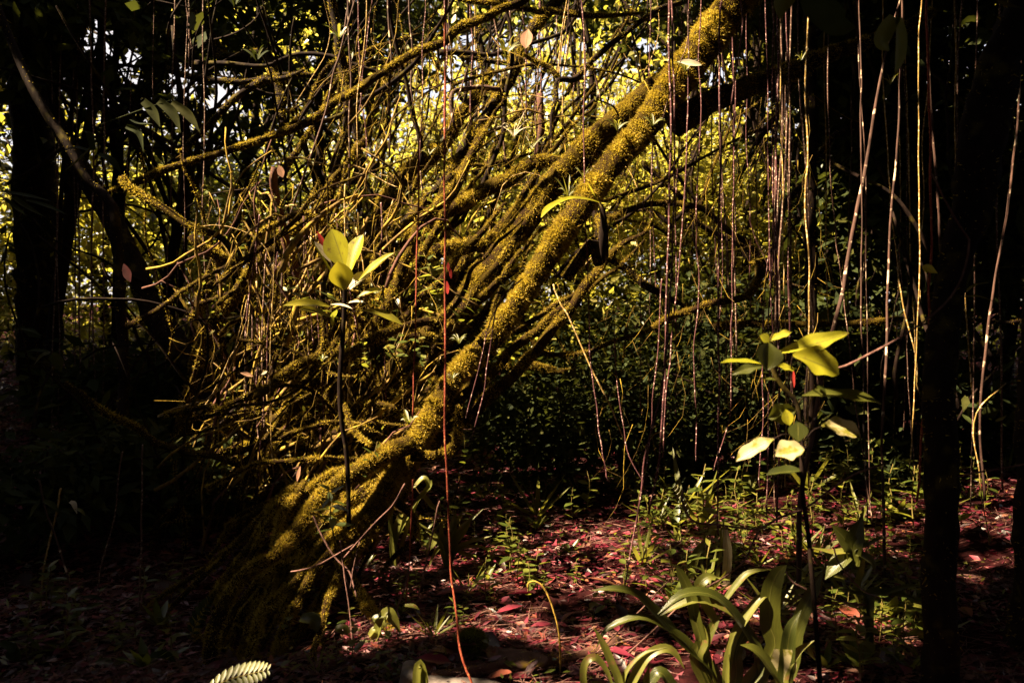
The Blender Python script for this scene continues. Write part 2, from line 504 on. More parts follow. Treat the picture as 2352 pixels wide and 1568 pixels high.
M['leaf_strap'] = foliage('leaf_strap', [(0, (0.06, 0.066, 0.008)), (1, (0.12, 0.118, 0.02))], (0.34, 0.31, 0.03), 0.42, 0.42, 0.4, veins=True, blotch=-0.9, blotch_c=(0.13, 0.07, 0.025))
M['leaf_red'] = foliage('leaf_red', [(0, (0.28, 0.02, 0.02)), (1, (0.45, 0.05, 0.04))], (0.5, 0.04, 0.03), 0.4, 0.4, 0.3)
M['leaf_maroon'] = foliage('leaf_maroon', [(0, (0.03, 0.004, 0.005)), (1, (0.06, 0.008, 0.008))], (0.08, 0.01, 0.01), 0.3, 0.6, 0.2)
M['leaf_brown'] = foliage('leaf_brown', [(0, (0.20, 0.09, 0.055)), (1, (0.36, 0.19, 0.12))], (0.4, 0.2, 0.1), 0.3, 0.6, 0.2, veins=True)
M['herb'] = foliage('herb', [(0, (0.03, 0.045, 0.007)), (0.6, (0.065, 0.08, 0.01)), (1, (0.13, 0.125, 0.02))], (0.34, 0.34, 0.03), 0.4, 0.4, 0.4)
LITTER = [(0.0, (0.012, 0.003, 0.003)), (0.3, (0.035, 0.004, 0.008)), (0.55, (0.085, 0.007, 0.018)), (0.8, (0.14, 0.012, 0.026)), (0.94, (0.13, 0.045, 0.018)), (1.0, (0.17, 0.085, 0.065))]
M['litter'] = foliage('litter', LITTER, (0.22, 0.014, 0.035), 0.12, 0.45, 0.4)
M['stalk'] = bark('stalk', (0.05, 0.035, 0.008), (0.16, 0.12, 0.03), 60)
M['stalk_gold'] = bark('stalk_gold', (0.22, 0.13, 0.02), (0.35, 0.22, 0.04), 60)
M['twig'] = bark('twig', (0.04, 0.016, 0.014), (0.15, 0.075, 0.06), 50)
M['ground'] = bark('ground', (0.004, 0.0015, 0.0016), (0.02, 0.0045, 0.005), 25, spec=0.02, rough=0.95, stretch=1)
M['stone'] = bark('stone', (0.05, 0.025, 0.02), (0.13, 0.07, 0.06), 14, moss=0.2, stretch=1)
M['pale_stone'] = bark('pale_stone', (0.05, 0.04, 0.038), (0.18, 0.15, 0.14), 10, stretch=1, rough=0.45)

# ------------------------------------------------------------------ the forest floor
gx, gy = np.linspace(-1, 1, 150), np.linspace(0, 1, 170)
gx = np.sign(gx) * (np.abs(gx) ** 1.8) * 90
gy = -8 + gy ** 2.0 * 120
GX, GY = np.meshgrid(gx, gy)
GZ = gh(GX, GY) + RNG.normal(0, 0.006, GX.shape)
GV = np.stack([GX, GY, GZ], -1).reshape(-1, 3)
i, j = np.meshgrid(np.arange(169), np.arange(149), indexing='ij')
a = i * 150 + j
solo('ground', GV, np.stack([a, a + 1, a + 151, a + 150], -1).reshape(-1, 4), M['ground'], (0, 0, 0), 'dark forest floor of soil and rotting leaves', 'ground', kind='structure')


def scatter_floor(n, xr, yr, rng=RNG):
    x = rng.uniform(*xr, n)
    y = yr[0] + (yr[1] - yr[0]) * rng.random(n) ** 1.5
    return x, y


# ------------------------------------------------------------------ trees of the leaning thicket
LIT = []     # places the photograph shows in the sun: the canopy is open toward the sun above them


def px_path(pts, d0, d1, w0=None):
    """rows (px, py, half-width px) with depth going from d0 to d1 -> points, radii"""
    n = len(pts)
    P, R = [], []
    for k, q in enumerate(pts):
        d = d0 + (d1 - d0) * k / max(1, n - 1)
        P.append(at(q[0], q[1], d))
        R.append((q[2] if len(q) > 2 else w0) * K * d)
    return np.array(P), np.array(R)


def mossy_part(name, pts, d0, d1, parent, w=None, dens=9000, size=0.011, mat='bark_moss', seg=10, lump=0.12, gnarl=0.0, moss=True, label=None, bare=0.35, under=0.3, chunks=None):
    P, R = px_path(pts, d0, d1, w)
    V, F, rings = tube(P, R, seg, lump, gnarl)
    o = part(name, V, F, M[mat], parent, label=label)
    if moss:
        mv = moss_on(rings, dens, size, bare=bare, under=under)
        if mv:
            if chunks is not None: chunks.append(mv)
            else: part('moss', mv[0], mv[1], M['moss'], o, smooth=False, kind='stuff')
    return o, P, R


# --- the great leaning tree
main = thing('leaning_tree', at(720, 1400, 4.5), 'thick leaning tree with golden moss, brightest diagonal trunk across the middle', 'tree')
MAIN = [(900, 1160, 28), (928, 1093, 32), (943, 1046, 34), (978, 983, 33), (1010, 921, 33), (1051, 858, 32), (1100, 810, 33), (1150, 748, 33), (1202, 676, 34), (1277, 557, 36), (1340, 470, 36), (1400, 385, 38), (1478, 297, 42), (1560, 180, 48), (1640, 70, 52), (1720, -50, 54), (1900, -330, 52), (2080, -640, 45)]
o, MP, MR = mossy_part('trunk', [(x, y, w * .74) for x, y, w in MAIN], 4.45, 5.3, main, dens=27000, size=0.017, seg=18, lump=0.09)
ROOTS = [
    [(945, 1020, 26), (860, 1055, 22), (770, 1120, 20), (690, 1205, 19), (640, 1270, 18), (560, 1325, 20), (505, 1410, 22), (480, 1560, 24)],
    [(660, 1245, 14), (615, 1330, 13), (575, 1430, 13), (540, 1570, 15)],
    [(930, 1055, 22), (850, 1070, 16), (770, 1085, 13), (700, 1130, 10), (650, 1200, 9)],
    [(920, 1080, 28), (860, 1160, 22), (790, 1235, 20), (735, 1295, 16), (690, 1370, 14), (640, 1480, 15), (610, 1580, 16)],
    [(905, 1100, 24), (850, 1190, 18), (815, 1260, 15), (800, 1325, 13), (840, 1380, 14), (880, 1440, 13), (890, 1480, 12)],
    [(915, 1155, 12), (955, 1190, 9), (952, 1240, 8), (910, 1275, 7), (880, 1310, 6)],
    [(945, 1045, 14), (1000, 1046, 12), (1045, 1022, 11), (1052, 950, 9), (1050, 930, 4)],
    [(910, 1095, 26), (870, 1200, 16), (780, 1300, 14), (720, 1400, 12), (660, 1500, 12), (640, 1580, 12)],
    [(880, 1140, 18), (800, 1200, 13), (720, 1280, 12), (690, 1330, 10), (600, 1420, 11), (560, 1560, 12)],
    [(890, 1150, 16), (830, 1250, 12), (770, 1340, 10), (740, 1430, 9), (715, 1540, 9)],
    [(900, 1040, 12), (800, 1085, 9), (740, 1150, 8), (660, 1240, 7)],
    [(850, 1190, 14), (760, 1270, 11), (640, 1300, 10), (560, 1370, 10), (500, 1480, 12), (470, 1580, 12)],
]
RT = np.random.default_rng(9)
for k in range(16):
    x0, y0 = [(915, 1085), (890, 1120), (860, 1060), (800, 1100), (740, 1160), (870, 1190)][k % 6]
    a = RT.uniform(.15, 1.35)
    L = RT.uniform(220, 420)
    x1, y1 = x0 - L * math.cos(a), min(y0 + L * math.sin(a), 1500)
    ROOTS.append([(x0, y0, 9), (x0 * .66 + x1 * .34 + RT.normal(0, 14), y0 * .66 + y1 * .34 - RT.uniform(5, 35), 6.5), (x0 * .33 + x1 * .67 + RT.normal(0, 16), y0 * .33 + y1 * .67 - RT.uniform(5, 40), 5.5), (x1, y1, 5)])
for k in range(15):
    x0, y0 = RT.uniform(640, 870), RT.uniform(1080, 1230)
    x1, y1 = x0 - RT.uniform(90, 330), RT.uniform(1370, 1550)
    ROOTS.append([(x0, y0, 10), (x0 * .7 + x1 * .3 - RT.uniform(0, 30), y0 * .75 + y1 * .25, 8), (x0 * .35 + x1 * .65 - RT.uniform(0, 20), y0 * .45 + y1 * .55, 8), (x1 + RT.normal(0, 8), y0 * .15 + y1 * .85, 8), (x1, y1, 9)])
for k, r in enumerate(ROOTS):
    r = [(x, y, w * (.78 if y > 1230 else .9)) for x, y, w in r]
    _, RP, _ = mossy_part('root', r, 4.4, min(4.35, 2742 / (min(max(r[-1][1], 1300), 1540) - 700) + .04), main, dens=22000, size=0.013, seg=10, gnarl=0.012)
    if k in (0, 2, 3, 4, 5, 7): LIT += [(q, .08) for q in RP[1:4]]
# broken limb stubs low on the trunk
mossy_part('branch', [(1300, 640, 12), (1360, 560, 15), (1380, 600, 16), (1385, 520, 12), (1376, 500, 10)], 5.0, 5.2, main, dens=9000, mat='bark_dark', seg=8)
mossy_part('branch', [(1545, 280, 34), (1630, 236, 28), (1698, 209, 24), (1766, 184, 22), (1834, 153, 20), (1902, 126, 18), (1987, 99, 16), (2072, 68, 14), (2140, 30, 10)], 5.1, 5.6, main, dens=9000, mat='bark_dark', seg=10, gnarl=0.01)
for p in spline(MP[:16], 22):
    LIT.append((p, 0.24))

# --- the second, parallel tree and its companions
def lean_tree(pts, d0, d1, label, roots=(), dens=14000, size=0.014, name='leaning_tree', mat='bark_moss', seg=14, limbs=(), lit=0.2, bare=0.35, group='mossy trees leaning behind the great trunk', thin=1):
    t = thing(name, at(pts[-1][0], pts[-1][1], d1), label, 'tree', group)
    if thin != 1: pts = [(x, y, w * thin) for x, y, w in pts]
    o, P, R = mossy_part('trunk', pts, d0, d1, t, dens=dens, size=size, seg=seg, lump=0.12, gnarl=0.004 if name == 'slender_tree' else 0.015, mat=mat, bare=bare)
    for r in roots:
        mossy_part('root', r, d1, d1 - 0.2, t, dens=dens, size=size * 0.9, seg=8, gnarl=0.015, mat=mat)
    for r in limbs:
        mossy_part('limb', r, d0, d0 + 0.3, t, dens=dens, size=size * 0.9, seg=8, gnarl=0.015, mat=mat)
    if lit:
        for p in P[1:9]: LIT.append((p, lit))
    return t


lean_tree([(1760, -60, 30), (1640, 100, 33), (1560, 165, 35), (1440, 262, 36), (1305, 383, 37), (1220, 497, 36), (1120, 622, 35), (1040, 735, 36), (940, 850, 36), (860, 935, 36), (770, 1020, 37), (705, 1075, 38), (640, 1130, 36), (560, 1220, 40)], 5.9, 5.4,
          'broad mossy trunk leaning parallel just behind the brightest trunk', thin=.8,
          roots=[[(690, 1070, 26), (600, 1080, 16), (520, 1130, 16), (450, 1230, 18)], [(760, 1020, 22), (690, 1040, 16), (600, 1020, 12), (520, 1030, 12), (440, 1080, 10)], [(700, 1090, 24), (660, 1150, 18), (600, 1250, 16), (560, 1340, 16)]],
          limbs=[[(1301, 381, 15), (1257, 369, 15), (1220, 377, 15), (1182, 405, 16), (1148, 422, 16), (1094, 449, 16), (1026, 486, 17), (958, 530, 17), (850, 600, 14), (760, 650, 12)]])
lean_tree([(1320, -40, 20), (1230, 60, 22), (1189, 112, 24), (1175, 170, 24), (1141, 228, 24), (1104, 289, 24), (1063, 357, 24), (1029, 408, 24), (960, 490, 25), (890, 570, 26), (800, 690, 28), (720, 820, 30), (640, 950, 32), (560, 1080, 34)], 6.6, 6.2,
          'slim dark leaning trunk topped by a yellow bromeliad', thin=.62, dens=7000, mat='bark_dark')
lean_tree([(1130, 160, 14), (1087, 231, 20), (1053, 272, 26), (999, 350, 32), (924, 415, 34), (883, 483, 34), (820, 570, 34), (740, 680, 34), (680, 800, 34), (600, 930, 36), (540, 1050, 38)], 7.0, 6.6,
          'shaggy mossy trunk leaning left of the bromeliad trunk', thin=.6, dens=11000, size=0.018)
lean_tree([(1186, 480, 20), (1121, 560, 26), (1070, 560, 28), (999, 580, 28), (951, 630, 30), (893, 680, 30), (849, 724, 30), (780, 820, 30), (700, 930, 32), (620, 1050, 34)], 6.0, 5.7,
          'gold mossy trunk behind the large leaved sapling', thin=.6, dens=11000, size=0.015)
lean_tree([(1186, 534, 22), (1121, 590, 22), (1060, 620, 22), (992, 660, 24), (944, 690, 24), (860, 770, 26), (780, 880, 28), (700, 990, 30)], 6.9, 6.6,
          'dark bare trunk leaning in shade behind the mossy trunks', thin=.6, dens=3000, mat='bark_dark', lit=0)

# --- left hand trees
lean_tree([(120, 250, 18), (180, 380, 20), (250, 500, 22), (289, 572, 23), (323, 657, 24), (357, 725, 26), (401, 786, 27), (442, 840, 27), (476, 905, 27), (503, 973, 28), (520, 1040, 30), (530, 1150, 34)], 6.9, 6.2,
          'dark trunk leaning left into the shade at left', dens=350, mat='bark_dark', lit=0, group='dark trees on the left')
lean_tree([(-30, -60, 9), (60, 180, 10), (150, 330, 10), (204, 418, 11), (238, 449, 11), (265, 493, 11), (270, 600, 12), (280, 720, 12), (289, 854, 12), (286, 956, 13), (292, 1100, 13), (300, 1230, 14)], 5.9, 5.6,
          'thin dark trunk standing upright in front of the left thicket', dens=350, mat='bark_dark', lit=0, seg=10, group='dark trees on the left')
lean_tree([(60, -80, 60), (70, 200, 62), (85, 500, 64), (90, 800, 66), (95, 1100, 70), (90, 1400, 76), (80, 1640, 84)], 8.6, 8.4,
          'thick black trunk at the left edge behind leafy creepers', thin=.7, dens=350, mat='bark_dark', lit=0, group='dark trees on the left')
lean_tree([(430, -60, 12), (500, 120, 14), (610, 130, 13), (640, 200, 12), (650, 290, 10)], 7.9, 7.6, 'short hanging dark bough under the left canopy', dens=4000, mat='bark_dark', lit=0, name='hanging_bough', group='dark boughs overhead')

# --- right hand trees
lean_tree([(2420, -120, 46), (2340, 40, 44), (2285, 180, 46), (2252, 330, 46), (2225, 500, 43), (2190, 650, 33), (2172, 850, 33), (2165, 1100, 35), (2160, 1400, 38), (2160, 1680, 44)], 3.2, 3.0,
          'near black trunk curving up the right side', dens=350, mat='bark_dark', lit=0, group='dark trees on the right')
lean_tree([(2440, 300, 60), (2420, 700, 60), (2400, 1100, 64), (2390, 1640, 70)], 3.6, 3.5, 'dark trunk cut off by the right edge', dens=350, mat='bark_dark', lit=0, group='dark trees on the right')
lean_tree([(1858, -40, 12), (1861, 136, 12), (1866, 272, 13), (1861, 408, 13), (1862, 600, 13), (1866, 800, 14), (1862, 1000, 15), (1868, 1160, 17)], 6.4, 6.4,
          'straight dark pole trunk right of the leaning tree', dens=350, mat='bark_dark', lit=0, seg=10, group='dark trees on the right')
pale = lean_tree([(2090, -60, 7), (2050, 60, 7), (2014, 218, 9), (1994, 354, 10), (1980, 425, 11), (1963, 510, 12), (1946, 599, 12), (1933, 677, 12), (1919, 738, 13), (1902, 803, 13), (1888, 868, 13), (1875, 939, 14), (1865, 1007, 15), (1851, 1070, 15), (1837, 1172, 16), (1834, 1274, 17), (1834, 1345, 18)], 4.6, 4.2,
                 'slender pale trunk with lichened white blotches and painted sun dapples leaning right', dens=0.0, mat='pale_bark', seg=10, lit=0.12, thin=.35, name='slender_tree', group='slender pale trees on the right')
lean_tree([(2126, -30, 8), (2130, 100, 8), (2135, 200, 8), (2146, 330, 8), (2153, 450, 8), (2160, 560, 8), (2170, 640, 7), (2185, 900, 8), (2190, 1250, 9)], 4.4, 4.3,
          'thin whitish sunlit stem beside the near black trunk', dens=0, mat='pale_bark', seg=8, lit=0.1, thin=.35, name='slender_tree', group='slender pale trees on the right')
lean_tree([(2352, -60, 7), (2346, 120, 7), (2338, 260, 7), (2324, 391, 8), (2313, 493, 8), (2290, 620, 8), (2270, 760, 9), (2250, 950, 9), (2262, 1150, 10)], 4.8, 4.7,
          'thin spotted stem between the two dark right trunks', dens=0, mat='pale_bark', seg=8, lit=0.1, thin=.35, name='slender_tree', group='slender pale trees on the right')
lean_tree([(2075, -60, 7), (2070, 120, 7), (2060, 330, 7), (2046, 500, 8), (2038, 700, 8), (2034, 850, 9), (2026, 1000, 9), (2030, 1250, 10), (2034, 1400, 10)], 4.5, 4.4,
          'dull thin stem left of the near black trunk', dens=0, mat='pale_bark', seg=8, lit=0, thin=.35, name='slender_tree', group='slender pale trees on the right')
lean_tree([(830, -60, 6), (790, 90, 6), (768, 160, 6), (750, 250, 6), (714, 357, 7), (690, 425, 7), (668, 490, 7), (650, 600, 8), (640, 760, 8), (610, 900, 9)], 5.6, 5.5,
          'thin white stem slanting above the large leaved sapling', dens=0, mat='pale_bark', seg=8, lit=0.15, thin=.35, name='slender_tree', group=None)

# --- branches of the tangle that carry their own look
BR = [
    ([(1230, -20), (1192, 3), (1138, 27), (1097, 44), (1046, 65), (1026, 88), (971, 122), (924, 146), (873, 170), (815, 204), (760, 240), (707, 282), (595, 323), (510, 350), (425, 381), (340, 408), (250, 440)], 15, 6.0, 'long mossy branch sweeping down left across the top', 'bark_moss', 0.3),
    ([(1563, 7), (1488, 41), (1427, 85), (1366, 136), (1325, 177), (1284, 184), (1277, 238), (1270, 326)], 10, 6.0, 'elbowed dark branch hanging above the broad trunk', 'bark_dark', 0),
    ([(1284, 180), (1267, 156), (1235, 140), (1203, 126)], 9, 6.0, 'short reddish branch joining the bromeliad trunk', 'bark_moss', 0),
    ([(980, -30), (1077, -5), (1199, 20), (1257, 27), (1359, 37), (1480, 30)], 10, 6.3, 'level mossy branch along the top edge', 'bark_moss', 0.25),
    ([(1039, 119), (1060, 130), (1087, 136), (1155, 146), (1240, 150)], 9, 7.0, 'short level branch left of the yellow bromeliad', 'bark_dark', 0),
    ([(1152, 207), (1107, 201), (1070, 204), (1043, 211), (1039, 252), (1050, 306)], 9, 6.4, 'grey hooked root bent like a walking stick', 'pale_bark', 0.2),
    ([(1000, 745), (951, 747), (910, 755), (876, 772), (842, 793), (801, 813), (779, 815), (741, 823), (687, 844), (646, 871), (619, 891), (578, 915), (520, 930)], 17, 4.9, 'arching mossy branch below the large leaved sapling', 'bark_moss', 0.25),
    ([(1000, 775), (950, 772), (890, 790), (830, 830), (790, 880), (750, 960)], 12, 5.0, 'second arched mossy branch under the first', 'bark_moss', 0.2),
    ([(1360, 440), (1376, 514), (1379, 575), (1427, 609), (1478, 643), (1522, 677), (1600, 720)], 14, 6.2, 'dark bent branch in the hollow right of the great trunk', 'bark_dark', 0),
    ([(1200, 700), (1206, 752), (1233, 796), (1274, 817), (1342, 813), (1393, 793), (1444, 776), (1495, 755), (1580, 700)], 9, 6.0, 'sagging mossy branch hung like a garland over the path', 'bark_moss', 0.12),
    ([(1090, 850), (1121, 844), (1189, 840), (1257, 849), (1340, 850)], 14, 7.0, 'fallen mossy pole across the back of the path', 'bark_moss', 0),
    ([(1500, 755), (1560, 725), (1620, 705), (1680, 690), (1725, 665), (1750, 630), (1745, 605), (1725, 606)], 13, 5.4, 'bright mossy branch curling upward at its right end', 'bark_moss', 0.35),
    ([(1400, 500), (1440, 483), (1500, 475), (1560, 470), (1610, 480), (1660, 520), (1720, 560), (1770, 610)], 11, 6.6, 'mossy branch arching over the bright gap at right', 'bark_moss', 0.2),
    ([(1480, 370), (1510, 410), (1560, 450), (1620, 520), (1700, 560), (1790, 640), (1900, 680)], 10, 7.0, 'dark branch falling across the bright gap', 'bark_dark', 0),
    ([(1640, 750), (1720, 745), (1800, 742), (1900, 742), (2000, 740), (2100, 735)], 13, 6.6, 'level mossy log hung behind the right vines', 'bark_moss', 0),
    ([(279, 408), (326, 445), (374, 476), (425, 507), (483, 533), (530, 565), (551, 602)], 13, 5.0, 'mossy branch slanting down the left thicket', 'bark_moss', 0.2),
    ([(440, 540), (469, 565), (503, 579), (541, 613), (564, 630)], 19, 5.2, 'stout moss covered stub pointing right at left', 'bark_moss', 0.4),
    ([(632, 385), (636, 442), (646, 503), (666, 582), (687, 643), (720, 720)], 16, 5.3, 'broken upright stump above the left tangle', 'bark_red', 0.3),
    ([(560, 640), (575, 600), (600, 540), (640, 510), (680, 490), (710, 490), (738, 520), (745, 560)], 10, 5.0, 'mossy hoop of branch beside the broken stump', 'bark_moss', 0.3),
    ([(500, 700), (520, 680), (560, 660), (590, 690)], 8, 5.0, 'little mossy crook in the left tangle', 'bark_moss', 0.3),
    ([(520, 930), (600, 890), (700, 900), (760, 950), (830, 990)], 7, 4.6, 'thin twisted mossy branch across the tangle foot', 'bark_moss', 0.2),
    ([(790, 930), (800, 970), (830, 995), (850, 1020)], 8, 4.5, 'short gold mossy spur above the roots', 'bark_moss', 0.3),
    ([(640, 1010), (700, 985), (760, 970), (830, 985), (900, 1010)], 8, 4.5, 'low mossy branch joining the root fork', 'bark_moss', 0.3),
    ([(150, 880), (240, 940), (330, 1000), (430, 1040), (520, 1060), (600, 1080)], 13, 4.7, 'shaded mossy branch lying low at left', 'bark_moss', 0),
    ([(380, 950), (430, 940), (470, 925), (520, 935)], 9, 4.7, 'small lit mossy branch end at left', 'bark_moss', 0.25),
    ([(2010, -20), (1900, 60), (1850, 120), (1790, 250), (1740, 330), (1690, 420)], 10, 6.8, 'dark slanting branch above the right vines', 'bark_dark', 0),
    ([(1780, 600), (1800, 480), (1840, 420), (1900, 330), (1950, 290)], 12, 6.8, 'dark forked branch right of the vine curtain', 'bark_dark', 0),
    ([(330, 130), (450, 180), (560, 190), (680, 170), (760, 190)], 11, 7.2, 'black bough crossing the sky gap', 'bark_dark', 0),
    ([(370, 390), (450, 320), (510, 250), (600, 190), (700, 160)], 12, 6.8, 'black bough slanting under the sky gap', 'bark_dark', 0),
    ([(760, -30), (770, 60), (785, 150), (800, 260), (770, 380), (760, 500), (770, 600)], 17, 6.6, 'dark upright bough left of centre', 'bark_dark', 0),
    ([(2440, 700), (2330, 740), (2200, 735), (2100, 745)], 6, 5.6, 'thin level branch behind the near black trunk', 'bark_dark', 0),
    ([(1130, 480), (1135, 560), (1140, 640)], 16, 6.9, 'dark broken post behind the broad trunk', 'bark_dark', 0),
    ([(1240, 215), (1242, 290), (1236, 360)], 13, 7.2, 'reddish broken post in the bright gap', 'bark_red', 0),
]
for pts, w, d, lab, mat, lit in BR:
    n = len(pts)
    q = [(x, y, w * .62 * (1.0 if k < n * 0.7 else .85 if k < n - 1 else .4)) for k, (x, y) in enumerate(pts)]
    P, R = px_path(q, d, d + random.uniform(-0.3, 0.3))
    V, F, rings = tube(P, R, 9, 0.13, 0.02)
    base = P[-1]
    t = thing('mossy_branch' if mat == 'bark_moss' else 'bare_branch', base, lab, 'branch', 'tangled branches')
    ob = part('wood', V, F, M[mat], t)
    dn = {'bark_moss': 11000, 'bark_dark': 3500}.get(mat, 1200)
    mv = moss_on(rings, dn, 0.012)
    if mv: part('moss', mv[0], mv[1], M['moss'], t, smooth=False, kind='stuff')
    if lit >= .3:
        for p in P[::2]: LIT.append((p, .15))

# --- curved mossy limbs sweeping up through the wedge, fan-wise from the root mass
RW = np.random.default_rng(31)
for k in range(34):
    f = (k + RW.uniform(-.4, .4)) / 34
    x0, y0 = 440 + 420 * f + RW.uniform(-40, 40), RW.uniform(930, 1160)
    x3, y3 = x0 + RW.uniform(240, 560) + 160 * f, y0 - RW.uniform(430, 860)
    bow = RW.uniform(-90, 90)
    pts = [(x0, y0), (x0 * .7 + x3 * .3 + bow * .8, y0 * .7 + y3 * .3 + bow * .6), (x0 * .42 + x3 * .58 + bow * .5 + RW.uniform(-25, 25), y0 * .42 + y3 * .58 + bow * .4), (x0 * .18 + x3 * .82 + RW.uniform(-20, 20), y0 * .18 + y3 * .82), (x3, y3)]
    w = RW.uniform(7, 17)
    d = RW.uniform(5.1, 6.9)
    P, R = px_path([(x, y, w * c) for (x, y), c in zip(pts, (1.2, 1, .85, .6, .25))], d, d + RW.uniform(-.3, .5))
    V, F, rings = tube(P, R, 8, .13, .022, RW)
    t = thing('mossy_branch', P[0], 'curved mossy limb sweeping up right through the wedge left of the great trunk', 'branch', 'sweeping limbs in the left wedge')
    part('wood', V, F, M['bark_moss'], t)
    mv = moss_on(rings, 9000, .012, RW)
    if mv: part('moss', mv[0], mv[1], M['moss'], t, smooth=False, kind='stuff')

# --- the thinner tangle, one object a branch
R2 = np.random.default_rng(5)


def wander(p, d, length, rng, n=7, bend=0.35, sag=0.0):
    P = [np.array(p, float)]
    d = norm(np.array(d, float))
    for k in range(n):
        d = norm(d + rng.normal(0, bend, 3) * np.array((1, 0.6, 1)) + np.array((0, 0, -sag)))
        P.append(P[-1] + d * length / n)
    return np.array(P)


def tangle(count, box, dirs, length, rad, mats, label, group, lit=0.0, name='thin_branch', bend=0.22, moss=5000, cat='branch'):
    """branches of one look in one part of the thicket; nothing in the photograph tells them apart"""
    (x0, x1), (y0, y1), (d0, d1) = box
    for k in range(count):
        p = at(R2.uniform(x0, x1), R2.uniform(y0, y1), R2.uniform(d0, d1))
        dv = np.array(dirs[R2.integers(len(dirs))]) + R2.normal(0, 0.18, 3)
        L = length * R2.uniform(0.6, 1.4)
        P = wander(p - norm(dv) * L * 0.5, dv, L, R2, bend=bend)
        r = rad * R2.uniform(0.5, 1.6)
        V, F, rings = tube(P, np.linspace(r, r * 0.45, len(P)), 6, 0.15, 0.006, R2, per=0.09)
        mat = mats[R2.integers(len(mats))]
        ch = (V, F)
        o = solo(name, V, F, M[mat], P[0], label, cat, group)
        if moss and mat == 'bark_moss':
            mv = moss_on(rings, moss, 0.011, R2)
            if mv: part('moss', mv[0], mv[1], M['moss'], o, smooth=False, kind='stuff')
        pass


UR = (0.62, 0.1, 0.78)
tangle(42, ((780, 1500), (60, 480), (6.2, 8.5)), [UR, UR, (0.9, 0.1, 0.25), (0.3, 0.2, 0.95)], 1.6, 0.016, ['bark_moss', 'bark_dark'], 'thin mossy branch in the bright tangle above the broad trunk', 'thin branches in the bright tangle', 0.2)
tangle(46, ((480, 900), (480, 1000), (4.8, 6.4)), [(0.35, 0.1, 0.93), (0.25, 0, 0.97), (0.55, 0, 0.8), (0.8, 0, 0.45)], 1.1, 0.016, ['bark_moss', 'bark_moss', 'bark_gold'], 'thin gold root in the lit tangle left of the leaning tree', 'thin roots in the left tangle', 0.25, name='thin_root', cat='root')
tangle(34, ((520, 940), (850, 1180), (4.7, 5.6)), [(0.5, 0.1, 0.8), (0.7, 0, 0.6), (0.3, 0, 0.9)], 0.9, 0.016, ['bark_moss', 'bark_moss', 'bark_gold', 'bark_dark'], 'thin dull root massed behind the root fork', 'thin roots behind the root fork', 0.15, name='thin_root', cat='root')
tangle(40, ((230, 760), (60, 460), (6.5, 9.0)), [UR, (0.95, 0, 0.2), (-0.6, 0, 0.75), (0.1, 0, 1)], 1.8, 0.016, ['bark_dark'], 'thin black branch in the left canopy', 'thin branches in the left canopy', 0)
tangle(30, ((1250, 1850), (300, 860), (6.5, 9.5)), [(-0.5, 0, 0.8), UR, (0.95, 0, 0.15), (0.1, 0, 1)], 1.5, 0.016, ['bark_dark', 'bark_moss'], 'thin branch in the hollow right of the leaning tree', 'thin branches in the right hollow', 0)
tangle(26, ((60, 520), (520, 1150), (4.6, 6.5)), [(-0.6, 0, 0.75), (0.6, 0, 0.75), (0.1, 0, 1)], 1.2, 0.012, ['bark_dark'], 'thin black branch in the left undergrowth', 'thin branches in the left undergrowth', 0)
tangle(24, ((1900, 2400), (60, 900), (5.5, 8.5)), [(0.1, 0, 1), (0.4, 0, 0.9), (-0.4, 0, 0.9)], 1.8, 0.014, ['bark_dark'], 'thin black branch in the right thicket', 'thin branches in the right thicket', 0)

